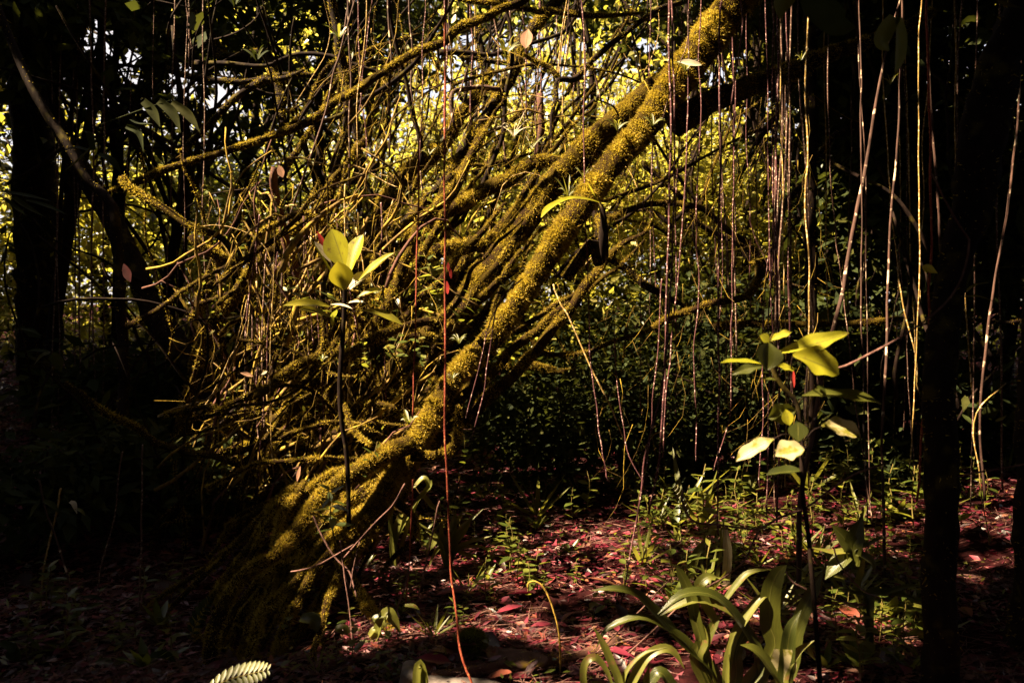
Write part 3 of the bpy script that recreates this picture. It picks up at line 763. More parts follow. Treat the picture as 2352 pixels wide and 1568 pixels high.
# ------------------------------------------------------------------ hanging vines
VINES = [
    ([(1030, -60), (1025, 0), (1022, 200), (1020, 400), (1021, 650), (1022, 900), (1026, 1100), (1031, 1250), (1040, 1360), (1052, 1450), (1068, 1520), (1090, 1590)], 3.6, 3.4, 2.9, 'vine_red', 'long orange red vine hanging from top to bottom of the picture', 0.2),
    ([(968, 300), (962, 360), (957, 640), (952, 800), (948, 960)], 2.6, 4.2, 4.2, 'vine_red', 'short dark red vine left of the long red vine', 0),
    ([(948, 1100), (942, 1260), (935, 1340), (925, 1450), (921, 1540)], 2.6, 3.9, 3.9, 'vine_red', 'thin red vine reaching the ground beside the roots', 0.1),
    ([(1550, 250), (1546, 500), (1538, 700), (1522, 880), (1490, 1020), (1462, 1186), (1441, 1308), (1420, 1437), (1412, 1500)], 5, 4.4, 3.7, 'vine_pink', 'long pink vine slanting down left to the path edge', 0),
    ([(1340, 300), (1345, 514), (1352, 684), (1359, 854), (1372, 960), (1386, 1047), (1395, 1100)], 4, 5.0, 4.8, 'vine_pink', 'pink vine hanging left most over the path hollow', 0.12),
    ([(1271, 653), (1290, 700), (1311, 735), (1359, 847), (1400, 930), (1427, 1000), (1450, 1060)], 4.5, 5.2, 5.0, 'vine_gold', 'gold vine slanting from under the trunk toward the path', 0.12),
    ([(1410, 700), (1413, 806), (1420, 905), (1432, 980), (1444, 1044), (1480, 1110)], 3, 5.0, 4.8, 'vine_pink', 'thin vine with tiny leaves above the path', 0),
    ([(1540, 240), (1538, 400), (1536, 514), (1529, 752), (1526, 888), (1515, 1044), (1490, 1180)], 6, 4.9, 4.6, 'vine_pink', 'stout pink vine just right of the hollow', 0.12),
    ([(1580, 280), (1572, 450), (1566, 548), (1543, 786), (1529, 922), (1522, 1050)], 4, 5.0, 4.8, 'vine_pink', 'slim pink vine crossing the stout pink vine', 0.12),
    ([(1520, 640), (1509, 837), (1498, 940), (1488, 1044), (1470, 1150)], 3.4, 4.7, 4.6, 'vine_pink', 'pale speckled vine left of the stout pink vine', 0),
    ([(1652, 60), (1655, 300), (1652, 514), (1650, 752), (1649, 950), (1648, 1150), (1650, 1230)], 5.5, 4.6, 4.4, 'vine_pink', 'straight pink vine hanging clear of its neighbours', 0.15),
    ([(1610, 260), (1602, 450), (1599, 548), (1606, 667), (1594, 786), (1596, 900), (1599, 1060)], 3.4, 4.9, 4.8, 'vine_pink', 'kinked thin vine left of the straight pink vine', 0.1),
    ([(1690, 150), (1686, 350), (1684, 514), (1681, 700), (1681, 786), (1674, 956), (1640, 1080)], 3.2, 5.1, 5.0, 'vine_pink', 'thin vine right of the straight pink vine', 0),
    ([(1784, -40), (1788, 150), (1785, 300), (1782, 514), (1788, 752), (1791, 900), (1790, 1050), (1784, 1200)], 6, 4.7, 4.5, 'vine_pink', 'thickest vine in the clustered curtain', 0.2),
    ([(1776, 30), (1772, 250), (1775, 520), (1768, 760), (1766, 950), (1762, 1190)], 4, 4.75, 4.6, 'vine_pink', 'left vine of the clustered curtain', 0.15),
    ([(1790, 100), (1796, 350), (1799, 560), (1802, 700), (1806, 860), (1803, 1120)], 3.6, 4.65, 4.5, 'vine_gold', 'gold vine on the right of the clustered curtain', 0.15),
    ([(1780, 260), (1778, 500), (1780, 640), (1776, 800), (1778, 1000), (1779, 1180)], 3, 4.8, 4.6, 'vine_dark', 'thin dark vine inside the clustered curtain', 0),
    ([(1768, 550), (1760, 640), (1755, 760), (1752, 860), (1750, 1010), (1745, 1120)], 3, 4.9, 4.7, 'vine_pink', 'vine peeling off the left of the curtain', 0),
    ([(1720, 500), (1740, 560), (1760, 600), (1772, 640)], 3, 4.7, 4.7, 'vine_pink', 'short pale slanting shoot into the curtain', 0.12),
    ([(1856, 380), (1848, 430), (1857, 590), (1859, 752), (1857, 900), (1856, 1010), (1858, 1120)], 5, 4.5, 4.4, 'vine_gold', 'bright gold vine behind the lobed leaf sapling', 0.2),
    ([(1975, -30), (1976, 150), (1978, 300), (1980, 514), (1982, 752), (1985, 900), (1988, 1047), (1991, 1200)], 4.4, 4.4, 4.3, 'pale_bark', 'dead straight white vine right of the lobed leaf sapling', 0.25),
    ([(2030, -20), (2028, 150), (2040, 380), (2045, 470), (2060, 600), (2072, 684), (2099, 796), (2110, 900)], 3.8, 4.8, 4.7, 'vine_gold', 'bent gold vine between the white vine and black trunk', 0.1),
    ([(2132, 120), (2136, 300), (2138, 514), (2137, 684), (2130, 820), (2116, 1000), (2106, 1150)], 4, 4.0, 3.9, 'vine_red', 'reddish vine left of the near black trunk', 0),
    ([(2112, 80), (2110, 350), (2113, 560), (2106, 740), (2098, 950), (2088, 1080)], 3.4, 4.6, 4.5, 'vine_gold', 'speckled vine left of the reddish vine', 0.1),
    ([(1900, 150), (1905, 330), (1915, 480), (1925, 590), (1940, 700), (1955, 840), (1968, 950), (1985, 1070), (2004, 1200)], 3.2, 5.0, 4.9, 'vine_dark', 'thin dark vine crossing behind the pale trunk', 0),
    ([(2065, 560), (2075, 700), (2085, 850), (2094, 1000), (2100, 1100)], 2.8, 5.0, 4.9, 'vine_dark', 'fine dark vine near the black trunk', 0),
    ([(975, 60), (971, 102), (970, 238), (965, 340), (961, 442)], 3, 5.9, 5.9, 'vine_pink', 'pale vine hanging before the shaggy trunk', 0.2),
    ([(1085, 120), (1077, 146), (1060, 197), (1045, 240), (1030, 300)], 4, 6.0, 6.0, 'pale_bark', 'short pale slanting vine left of the bromeliad trunk', 0.2),
    ([(1312, -40), (1308, 0), (1300, 90), (1288, 170), (1280, 210)], 3.4, 5.5, 5.5, 'pale_bark', 'short white vine dangling at top centre', 0.2),
    ([(1342, 60), (1342, 146), (1343, 190), (1342, 260)], 3, 5.8, 5.8, 'vine_gold', 'short gold vine above the broad trunk', 0.2),
    ([(1700, -20), (1708, 40), (1702, 90), (1690, 170), (1680, 240)], 4.2, 4.6, 4.6, 'vine_pink', 'pale pink vine in front of the upper trunk', 0.2),
    ([(1580, 90), (1560, 150), (1530, 250), (1525, 300), (1535, 390)], 3, 4.5, 4.5, 'vine_dark', 'dark twig hanging over the upper trunk', 0),
    ([(1200, 640), (1165, 670), (1140, 710), (1128, 780), (1118, 850), (1110, 900), (1085, 1000)], 3.6, 4.3, 4.4, 'vine_pink', 'pale root trailing down the great trunk', 0.15),
    ([(1145, 700), (1120, 760), (1112, 800), (1095, 870), (1070, 960)], 3, 4.35, 4.4, 'vine_pink', 'second pale root trailing beside the first', 0.12),
    ([(328, 1020), (326, 1200), (322, 1350), (328, 1530)], 5, 3.9, 3.8, 'vine_dark', 'dim vertical stem left of the black root hollow', 0),
    ([(282, 1036), (262, 1180), (231, 1308), (222, 1420)], 4, 3.9, 3.8, 'vine_dark', 'dim stem slanting left in the lower left', 0),
    ([(140, 1120), (133, 1155), (118, 1230), (97, 1325), (92, 1420)], 5, 3.8, 3.7, 'vine_gold', 'mossy thin stem in the lower left corner', 0.05),
    ([(90, 1100), (102, 1172), (125, 1230), (143, 1274), (160, 1340), (175, 1420), (186, 1520)], 5, 3.7, 3.6, 'pale_bark', 'leaning stem with white spots at lower left', 0.12),
    ([(2310, 880), (2240, 960), (2250, 1080), (2262, 1180), (2272, 1250)], 3.6, 4.5, 4.4, 'vine_gold', 'thin gold stem right of the black trunk', 0.08),
]
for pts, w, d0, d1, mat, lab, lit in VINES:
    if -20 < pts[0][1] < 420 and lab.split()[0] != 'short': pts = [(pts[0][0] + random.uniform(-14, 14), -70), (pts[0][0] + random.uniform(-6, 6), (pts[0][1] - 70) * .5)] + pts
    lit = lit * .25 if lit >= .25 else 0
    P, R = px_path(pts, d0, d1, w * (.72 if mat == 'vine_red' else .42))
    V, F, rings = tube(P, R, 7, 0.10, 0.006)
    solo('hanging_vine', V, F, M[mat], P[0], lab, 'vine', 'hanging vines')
    if lab.startswith('long orange red'):
        for p in spline(P, 26)[2:]: LIT.append((p, .07))
    elif lit:
        for p in P[1::3]: LIT.append((p, lit))


def vine_field(n, xr, y0, y1, dr, w, mats, label, group, lit=0.0):
    for k in range(n):
        x = R2.uniform(*xr)
        a, b = R2.uniform(*y0), R2.uniform(*y1)
        d = R2.uniform(*dr)
        m = 7
        xs = x + np.cumsum(R2.normal(0, 5, m)) + np.linspace(0, R2.normal(0, 25), m)
        pts = [(xs[q], a + (b - a) * q / (m - 1)) for q in range(m)]
        P, R = px_path(pts, d, d, w * R2.uniform(0.4, 1.0))
        V, F, _ = tube(P, R, 5, 0.1, 0.006, R2, per=0.1)
        solo('hanging_vine', V, F, M[mats[R2.integers(len(mats))]], P[0], label, 'vine', group)


vine_field(24, (780, 1330), (-90, -30), (240, 520), (5.6, 7.5), 2.6, ['vine_pink', 'vine_dark', 'pale_bark', 'vine_gold'], 'fine vine among the bright tangle at top centre', 'fine vines at top centre', 0.12)
vine_field(11, (1480, 1760), (-90, -30), (600, 1150), (5.3, 7), 2.4, ['vine_pink', 'vine_dark'], 'fine vine behind the pink vines over the hollow', 'fine vines over the hollow', 0)
vine_field(9, (1690, 1830), (-90, -30), (800, 1200), (4.9, 6), 2.6, ['vine_pink', 'vine_dark'], 'fine vine behind the clustered curtain', 'fine vines behind the curtain', 0)
vine_field(15, (1880, 2340), (-90, -30), (600, 1200), (4.8, 7), 2.4, ['vine_dark', 'vine_gold', 'pale_bark'], 'fine vine in the dark right thicket', 'fine vines on the right', 0.0)
vine_field(16, (120, 480), (-90, -30), (850, 1250), (6.4, 8), 2.0, ['vine_dark'], 'fine dark vine in the left thicket', 'fine vines on the left', 0.0)
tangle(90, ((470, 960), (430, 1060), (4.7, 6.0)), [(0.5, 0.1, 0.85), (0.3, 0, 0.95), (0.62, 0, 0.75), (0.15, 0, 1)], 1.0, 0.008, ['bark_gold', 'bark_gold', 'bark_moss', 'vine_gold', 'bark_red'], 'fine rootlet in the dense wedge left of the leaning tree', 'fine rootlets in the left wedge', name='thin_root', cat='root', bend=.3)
tangle(60, ((760, 1480), (60, 520), (5.9, 8.0)), [UR, (0.2, 0.1, 0.98), (0.9, 0.1, 0.35), (-.3, 0, .9)], 1.3, 0.007, ['bark_gold', 'bark_moss', 'bark_dark', 'vine_gold'], 'fine twig in the bright tangle above the broad trunk', 'fine twigs in the bright tangle', bend=.3)
tangle(40, ((430, 930), (900, 1250), (4.5, 5.2)), [(0.6, 0.1, 0.7), (0.45, 0, 0.85), (0.8, 0, 0.5)], 0.8, 0.009, ['bark_moss', 'bark_gold', 'bark_red'], 'fine dull rootlet massed under the root fork', 'fine rootlets under the root fork', name='thin_root', cat='root', bend=.3)
vine_field(22, (520, 960), (420, 700), (800, 1150), (4.6, 5.6), 2.2, ['vine_pink', 'vine_gold', 'bark_gold', 'vine_dark'], 'fine rootlet hanging in the lit left tangle', 'fine rootlets in the left tangle', 0.1)

ch = []
for k in range(900):
    q = R2.integers(3)
    if q == 0: s = at(R2.uniform(470, 980), R2.uniform(420, 1100), R2.uniform(4.6, 6.2)); L = R2.uniform(.15, .6)
    elif q == 1: s = at(R2.uniform(780, 1500), R2.uniform(60, 520), R2.uniform(5.6, 8)); L = R2.uniform(.2, .8)
    else: s = at(R2.uniform(1380, 1900), R2.uniform(150, 1000), R2.uniform(5, 8)); L = R2.uniform(.2, .9)
    P = wander(s, np.array((R2.normal(-.15, .35), R2.normal(0, .2), -1)), L, R2, 5, .3)
    V, F, _ = tube(P, np.linspace(.0028, .001, len(P)) * R2.uniform(.5, 1.4), 3, 0, 0, R2, per=.12)
    ch.append((V, F))
V, F = join(ch)
solo('root_hairs', V, F, M['bark_gold'], (0, 0, 0), 'matted root hairs and dead threads hanging through the tangle', 'root hairs', kind='stuff')
# little leaves that sprout all through the tangle
n = 5200
q = R2.random(n)
sx = np.where(q < .5, R2.uniform(470, 1000, n), np.where(q < .8, R2.uniform(760, 1500, n), R2.uniform(1350, 1900, n)))
sy = np.where(q < .5, R2.uniform(430, 1150, n), np.where(q < .8, R2.uniform(60, 520, n), R2.uniform(250, 900, n)))
sd = np.where(q < .5, R2.uniform(4.7, 6.6, n), R2.uniform(6, 9, n))
cl = np.sin(sx * .031 + sy * .017) + np.sin(sy * .043 - sx * .011) + R2.normal(0, .5, n) > .3
P = np.array([at(a_, b_, c_) for a_, b_, c_ in zip(sx[cl], sy[cl], sd[cl])])
n = len(P)
V, F = leaves(P, R2.normal(0, 1, (n, 3)) + np.array((0, 0, -.2)), R2.normal(0, .5, (n, 3)) + np.array((0, 0, 1.)), R2.uniform(.02, .07, n), R2.uniform(.01, .028, n), T_DIA)
solo('tangle_foliage', V, F, M['leaf_mid'], (0, 0, 0), 'tiny leaves sprouting everywhere through the tangled branches', 'foliage', kind='stuff')
# ------------------------------------------------------------------ the two saplings
def px3(x, y, d):
    return at(x, y, d)


def sapling(name, stem, d, w, label, cat, specs, conv, stem_mat='stalk', lit=0.3, mats=None):
    P, R = px_path([(x, y, w) for x, y in stem], d, d)
    t = thing(name, P[-1], label, cat)
    V, F, _ = tube(P, R, 8, 0.08, 0.002)
    part('stem', V, F, M[stem_mat], t)
    for s in specs:
        (bx, by), (tx, ty), wid, mat, opt = s
        db = d + opt.get('db', 0)
        b, tp = at(*conv(bx, by), db), at(*conv(tx, ty), db + opt.get('dt', 0))
        width = wid * conv.scale * K * d * (1.15 if d > 3 else 1.3)
        V, F, uv = broad_leaf(b, tp, width, opt.get('sag', 0.04), opt.get('roll', 0.0), opt.get('fold', 0.45), opt.get('lobe', 0.0), opt.get('shape', OVATE), 16, opt.get('up', (-0.4, -0.7, 0.6)))
        lf = part('leaf', V, F, M[mat], t, uv=uv, label=opt.get('label'))
        if 'pet' in opt:
            q = at(*conv(*opt['pet']), d)
            mid = (q + b) / 2 + np.array((0, 0, 0.01))
            V, F, _ = tube(np.array([q, mid, b + (tp - b) * 0.05]), np.full(3, 0.0022), 5, 0.0, per=0.02)
            part('petiole', V, F, M[stem_mat], lf)
        if lit and mat in ('leaf_sapling', 'leaf_spotted', 'leaf_pale'):
            LIT.append(((b + tp) / 2, lit))
            if d > 3: LIT.append((tp, lit * 0.8))
    return t


class Conv:
    def __init__(s, ox, oy, k): s.ox, s.oy, s.scale = ox, oy, k
    def __call__(s, x, y): return s.ox + x * s.scale, s.oy + y * s.scale


FLATUP = (-0.2, -0.35, 1.0)
CC = Conv(588, 496, 0.16406)
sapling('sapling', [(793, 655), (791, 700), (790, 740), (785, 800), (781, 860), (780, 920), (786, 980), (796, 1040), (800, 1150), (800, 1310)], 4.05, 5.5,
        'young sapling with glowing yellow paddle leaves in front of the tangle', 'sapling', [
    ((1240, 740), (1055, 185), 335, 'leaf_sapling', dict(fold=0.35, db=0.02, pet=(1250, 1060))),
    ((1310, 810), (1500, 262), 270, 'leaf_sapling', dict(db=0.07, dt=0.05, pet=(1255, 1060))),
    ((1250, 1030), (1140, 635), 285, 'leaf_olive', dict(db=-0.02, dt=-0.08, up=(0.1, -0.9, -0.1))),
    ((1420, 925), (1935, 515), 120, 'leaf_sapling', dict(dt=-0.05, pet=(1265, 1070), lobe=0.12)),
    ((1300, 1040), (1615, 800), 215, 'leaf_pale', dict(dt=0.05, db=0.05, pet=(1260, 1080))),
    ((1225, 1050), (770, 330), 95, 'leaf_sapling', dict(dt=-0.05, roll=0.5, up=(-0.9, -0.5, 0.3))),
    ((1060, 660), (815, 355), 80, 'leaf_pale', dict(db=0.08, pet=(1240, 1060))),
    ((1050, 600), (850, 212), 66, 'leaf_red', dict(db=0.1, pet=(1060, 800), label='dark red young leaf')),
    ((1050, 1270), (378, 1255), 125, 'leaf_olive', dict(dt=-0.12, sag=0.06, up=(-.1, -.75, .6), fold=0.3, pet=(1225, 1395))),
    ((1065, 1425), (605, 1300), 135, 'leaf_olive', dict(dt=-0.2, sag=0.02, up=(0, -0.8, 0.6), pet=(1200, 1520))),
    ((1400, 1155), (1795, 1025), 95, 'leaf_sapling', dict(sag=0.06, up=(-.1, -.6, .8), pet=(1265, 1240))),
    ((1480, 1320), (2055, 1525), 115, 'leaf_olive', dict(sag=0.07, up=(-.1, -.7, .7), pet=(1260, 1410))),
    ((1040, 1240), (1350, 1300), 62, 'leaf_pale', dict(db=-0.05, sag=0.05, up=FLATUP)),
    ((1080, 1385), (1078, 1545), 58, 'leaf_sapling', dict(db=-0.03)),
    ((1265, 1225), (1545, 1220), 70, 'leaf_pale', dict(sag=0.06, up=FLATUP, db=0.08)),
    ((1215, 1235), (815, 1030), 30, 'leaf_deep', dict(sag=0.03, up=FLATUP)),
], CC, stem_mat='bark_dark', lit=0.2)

CR = Conv(1635, 735, 0.2227)
LOB = dict(lobe=0.13)
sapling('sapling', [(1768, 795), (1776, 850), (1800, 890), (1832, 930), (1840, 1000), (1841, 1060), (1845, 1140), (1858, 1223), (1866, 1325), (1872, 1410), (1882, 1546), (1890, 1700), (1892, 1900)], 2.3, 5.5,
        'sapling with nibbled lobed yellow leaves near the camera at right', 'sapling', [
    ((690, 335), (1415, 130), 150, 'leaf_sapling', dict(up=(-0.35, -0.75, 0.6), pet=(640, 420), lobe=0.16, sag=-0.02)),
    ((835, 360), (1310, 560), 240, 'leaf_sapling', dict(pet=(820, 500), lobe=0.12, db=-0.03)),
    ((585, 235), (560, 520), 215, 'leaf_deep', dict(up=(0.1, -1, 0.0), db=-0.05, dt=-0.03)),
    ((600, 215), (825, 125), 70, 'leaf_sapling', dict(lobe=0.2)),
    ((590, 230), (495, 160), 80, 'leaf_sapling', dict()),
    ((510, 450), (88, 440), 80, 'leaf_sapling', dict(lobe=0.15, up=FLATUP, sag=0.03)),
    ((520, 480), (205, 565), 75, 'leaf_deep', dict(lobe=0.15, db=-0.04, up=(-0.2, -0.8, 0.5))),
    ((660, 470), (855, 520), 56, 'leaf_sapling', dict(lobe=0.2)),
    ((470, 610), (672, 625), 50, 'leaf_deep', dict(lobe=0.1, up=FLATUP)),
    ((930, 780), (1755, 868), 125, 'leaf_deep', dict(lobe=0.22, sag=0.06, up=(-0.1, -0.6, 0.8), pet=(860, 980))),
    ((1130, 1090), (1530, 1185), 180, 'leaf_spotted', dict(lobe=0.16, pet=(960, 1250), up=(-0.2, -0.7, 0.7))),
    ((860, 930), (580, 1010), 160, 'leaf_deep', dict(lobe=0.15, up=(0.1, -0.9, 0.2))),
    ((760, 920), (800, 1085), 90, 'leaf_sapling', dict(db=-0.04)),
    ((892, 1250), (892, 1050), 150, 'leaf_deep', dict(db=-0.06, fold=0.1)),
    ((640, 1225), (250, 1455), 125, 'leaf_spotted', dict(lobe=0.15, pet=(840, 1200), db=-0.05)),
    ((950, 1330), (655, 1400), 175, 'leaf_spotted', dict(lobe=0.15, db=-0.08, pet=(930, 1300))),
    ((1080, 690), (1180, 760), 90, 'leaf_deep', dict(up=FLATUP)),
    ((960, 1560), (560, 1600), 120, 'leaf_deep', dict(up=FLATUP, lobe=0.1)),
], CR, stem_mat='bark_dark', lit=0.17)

# ------------------------------------------------------------------ strap leaved lilies at the lower right
def lily(name, base, label, cat, blades, d, group=None, mat='leaf_strap', lit=0.15):
    b = at(base[0], base[1], d)
    b[2] = float(gh(b[0], b[1])) if b[2] < float(gh(b[0], b[1])) + 0.3 else b[2]
    t = thing(name, b, label, cat, group)
    for pts, w, opt in blades:
        dd = np.linspace(d, d + opt.get('dt', 0), len(pts))
        P = np.array([at(x, y, q) for (x, y), q in zip(pts, dd)])
        P = np.vstack([b + (P[0] - b) * 0.02, P]) if opt.get('root', True) else P
        ws = np.interp(np.linspace(0, 1, len(P)), np.linspace(0, 1, len(STRAPW)), STRAPW) * w * (.76 if name == 'lily' else 1) * K * d
        V, F, uv = strap(P, ws, opt.get('fold', 0.35), 4, 18, None, 0.0, RNG, opt.get('up', (-0.1, -0.5, 1)))
        part('leaf', V, F, M[opt.get('mat', mat)], t, uv=uv, label=opt.get('label'))
        lt = opt.get('lit', lit)
        if lt >= .1:
            for p in P[2::2]: LIT.append((p, max(lt, .14) if d < 3.7 else lt * .5))
    return t


lily('lily', (1400, 1640), 'yellow strap leaved lily at the bottom edge, blades arching into sun', 'lily', [
    ([(1352, 1600), (1341, 1560), (1345, 1522), (1368, 1508), (1395, 1540), (1412, 1590)], 24, dict(up=(-.5, -.8, .4))),
    ([(1424, 1580), (1405, 1520), (1385, 1475), (1362, 1438)], 26, dict(up=(-.3, -1, .2))),
    ([(1440, 1590), (1465, 1540), (1488, 1505), (1522, 1488), (1549, 1497), (1572, 1535)], 30, dict(up=(-.3, -.8, .5))),
    ([(1480, 1600), (1484, 1560), (1492, 1525)], 24, dict(up=(0, -1, .2))),
    ([(1425, 1590), (1440, 1540), (1480, 1500), (1530, 1486)], 14, dict(lit=0)),
    ([(1400, 1600), (1370, 1570), (1348, 1580)], 22, dict()),
], 2.9, lit=0.12)
lily('lily', (1660, 1600), 'big strap leaved lily with long dark arching blades at bottom right', 'lily', [
    ([(1640, 1540), (1572, 1480), (1512, 1412), (1461, 1364), (1410, 1352), (1358, 1356)], 38, dict(lit=0.05, mat='leaf_deep')),
    ([(1630, 1550), (1580, 1475), (1512, 1430), (1461, 1417), (1395, 1444), (1369, 1490)], 28, dict(lit=0.04, mat='leaf_deep')),
    ([(1750, 1580), (1735, 1480), (1681, 1410), (1613, 1378), (1560, 1390), (1512, 1416)], 34, dict(lit=0.1)),
    ([(1745, 1530), (1700, 1430), (1640, 1368), (1570, 1364), (1510, 1410)], 40, dict(mat='leaf_deep', lit=0, dt=-0.1)),
    ([(1775, 1500), (1768, 1430), (1770, 1360), (1785, 1318), (1808, 1296)], 62, dict(mat='leaf_deep', lit=0, up=(-.1, -1, .1), fold=0.15)),
    ([(1800, 1560), (1830, 1440), (1865, 1360), (1890, 1310)], 46, dict(mat='leaf_deep', lit=0, up=(-.3, -1, .1))),
    ([(1664, 1380), (1690, 1345), (1722, 1315), (1775, 1306)], 22, dict(lit=0.1, root=False)),
    ([(1600, 1430), (1588, 1370), (1565, 1318), (1552, 1300)], 34, dict(mat='leaf_deep', lit=0, up=(-.2, -1, .1))),
    ([(1640, 1420), (1618, 1380), (1606, 1345), (1625, 1325), (1648, 1325)], 34, dict(lit=0.1, root=False, up=(-.2, -.8, .5))),
    ([(1600, 1520), (1612, 1470), (1600, 1430), (1588, 1408)], 40, dict(lit=0.12, up=(-.2, -1, .3))),
    ([(1615, 1520), (1622, 1470), (1640, 1432), (1655, 1412)], 30, dict(lit=0.12, up=(-.2, -1, .3))),
    ([(1680, 1480), (1725, 1400), (1750, 1372), (1762, 1370)], 30, dict(lit=0.05)),
    ([(1690, 1560), (1690, 1500), (1710, 1460), (1720, 1450)], 40, dict(mat='leaf_deep', lit=0)),
    ([(1560, 1590), (1520, 1545), (1500, 1560), (1480, 1590)], 40, dict(mat='leaf_deep', lit=0)),
], 3.1, lit=0.1)
lily('hanging_leaf_shrub', (1800, 1640), 'shrub with one big pale blotched leaf at the bottom right', 'shrub', [
    ([(1798, 1490), (1800, 1530), (1798, 1590)], 56, dict(mat='leaf_spotted', root=False, up=(-.3, -1, .5), fold=0.1, lit=0.14, label='pale blotched drooping leaf')),
    ([(1800, 1600), (1805, 1540), (1815, 1450), (1840, 1400)], 36, dict(mat='leaf_deep', lit=0)),
    ([(1800, 1560), (1830, 1500), (1870, 1470)], 22, dict(mat='leaf_strap', lit=0.08)),
    ([(1850, 1480), (1862, 1500), (1872, 1515)], 14, dict(root=False, lit=0.1)),
    ([(1800, 1590), (1760, 1520), (1730, 1490), (1700, 1480)], 30, dict(mat='leaf_deep', lit=0)),
], 2.8)
lily('paddle_leaf_plant', (1958, 1300), 'dark plant with two upright paddle leaves beyond the lilies', 'plant', [
    ([(1957, 1258), (1966, 1225), (1982, 1182)], 40, dict(mat='leaf_deep', lit=0.03, up=(-.2, -1, .2))),
    ([(1956, 1260), (1938, 1235), (1910, 1204)], 44, dict(mat='leaf_deep', lit=0.03, up=(.2, -1, .1))),
    ([(1950, 1268), (1910, 1268), (1862, 1256)], 18, dict(lit=0.12)),
    ([(1960, 1262), (1990, 1250), (2040, 1230)], 14, dict(lit=0, mat='leaf_deep')),
    ([(1950, 1275), (1920, 1300), (1895, 1330)], 40, dict(lit=0.04, mat='leaf_deep')),
    ([(1965, 1270), (2000, 1290), (2010, 1310)], 26, dict(lit=0, mat='leaf_deep')),
], 3.6)
lily('strap_leaf_plant', (2000, 1385), 'single dark lens shaped leaf spray under the paddle leaves', 'plant', [
    ([(1996, 1374), (2030, 1362), (2070, 1365), (2108, 1378)], 26, dict(mat='leaf_deep', lit=0.03)),
    ([(1998, 1378), (2040, 1360), (2090, 1345), (2130, 1350)], 14, dict(mat='leaf_deep', lit=0)),
    ([(1992, 1380), (1960, 1360), (1930, 1350)], 14, dict(mat='leaf_deep', lit=0)),
], 3.4)
lily('drooping_leaf_plant', (1640, 1360), 'plant with long drooping striped withered leaves', 'plant', [
    ([(1586, 1330), (1600, 1270), (1635, 1228)], 20, dict(root=False, lit=0.1, up=(-.3, -1, .3))),
    ([(1665, 1215), (1672, 1270), (1668, 1330), (1676, 1350)], 20, dict(root=False, mat='leaf_pale', lit=0.12, up=(-.3, -1, .3))),
    ([(1645, 1340), (1652, 1290), (1660, 1220), (1664, 1180)], 8, dict(lit=0)),
], 4.2)
lily('fleshy_leaf_plant', (1030, 1275), 'bright leafy lily clump beside the path left of centre', 'plant', [
    ([(1033, 1255), (1040, 1215), (1048, 1168)], 24, dict(up=(-.2, -1, .2))),
    ([(1040, 1255), (1062, 1212), (1110, 1168)], 17, dict(up=(-.3, -.8, .5))),
    ([(1020, 1255), (1014, 1225), (1016, 1195)], 16, dict(up=(-.2, -1, .2))),
    ([(1042, 1258), (1068, 1222), (1084, 1188)], 15, dict()),
    ([(1010, 1235), (990, 1250), (978, 1275)], 20, dict(up=(-.2, -1, .2))),
    ([(1020, 1250), (990, 1225), (955, 1195)], 14, dict()),
    ([(1048, 1262), (1080, 1245), (1130, 1230)], 14, dict()),
    ([(1050, 1265), (1090, 1255), (1135, 1262)], 13, dict()),
    ([(1040, 1268), (1075, 1275), (1112, 1290)], 13, dict()),
    ([(1015, 1260), (1000, 1270), (985, 1300)], 14, dict()),
    ([(1030, 1250), (1052, 1195), (1070, 1180)], 12, dict()),
], 4.6, lit=0.3)
lily('fleshy_leaf_plant', (905, 1260), 'tall leaf blades standing behind the moss loop at the root foot', 'plant', [
    ([(905, 1240), (915, 1200), (930, 1160)], 20, dict(up=(-.2, -1, .2))),
    ([(900, 1235), (898, 1195), (904, 1170)], 12, dict()),
    ([(910, 1240), (940, 1180), (975, 1120)], 16, dict()),
    ([(960, 1150), (985, 1120), (992, 1100)], 18, dict(root=False)),
    ([(950, 1120), (975, 1098), (990, 1128)], 15, dict(root=False)),
    ([(960, 1150), (990, 1160), (1015, 1185)], 14, dict()),
], 4.7, lit=0.15)
lily('strap_leaf_plant', (965, 1600), 'short bright blade pair at the bottom edge beside the pale stone', 'plant', [
    ([(960, 1600), (958, 1550), (966, 1522), (978, 1560), (980, 1590)], 20, dict(up=(-.3, -1, .3), lit=0.12)),
    ([(975, 1600), (974, 1560), (968, 1524)], 18, dict(up=(-.3, -1, .3), lit=0.12)),
], 2.95)
lily('broad_leaf_herb', (890, 1450), 'herb with oval sunlit leaves at the foot of the roots', 'herb', [
    ([(850, 1490), (885, 1410), (905, 1422), (920, 1455)], 26, dict(root=False, up=(-.3, -.8, .6), lit=0.12)),
    ([(848, 1460), (862, 1446), (880, 1462)], 18, dict(root=False, lit=0.12)),
    ([(800, 1455), (790, 1440), (775, 1445), (808, 1462)], 16, dict(root=False, lit=0.12)),
    ([(815, 1478), (840, 1476), (875, 1482)], 15, dict(root=False, lit=0.1)),
    ([(858, 1425), (865, 1418), (900, 1412)], 16, dict(root=False, mat='leaf_deep', lit=0)),
    ([(870, 1530), (900, 1525), (940, 1545)], 26, dict(root=False, mat='leaf_deep', lit=0)),
    ([(690, 1420), (720, 1425), (730, 1455)], 34, dict(root=False, mat='leaf_deep', lit=0)),
    ([(930, 1390), (950, 1392), (964, 1400)], 12, dict(root=False, lit=0.08)),
    ([(960, 1500), (885, 1500), (850, 1496)], 5, dict(root=False, mat='leaf_deep', lit=0)),
], 3.5)

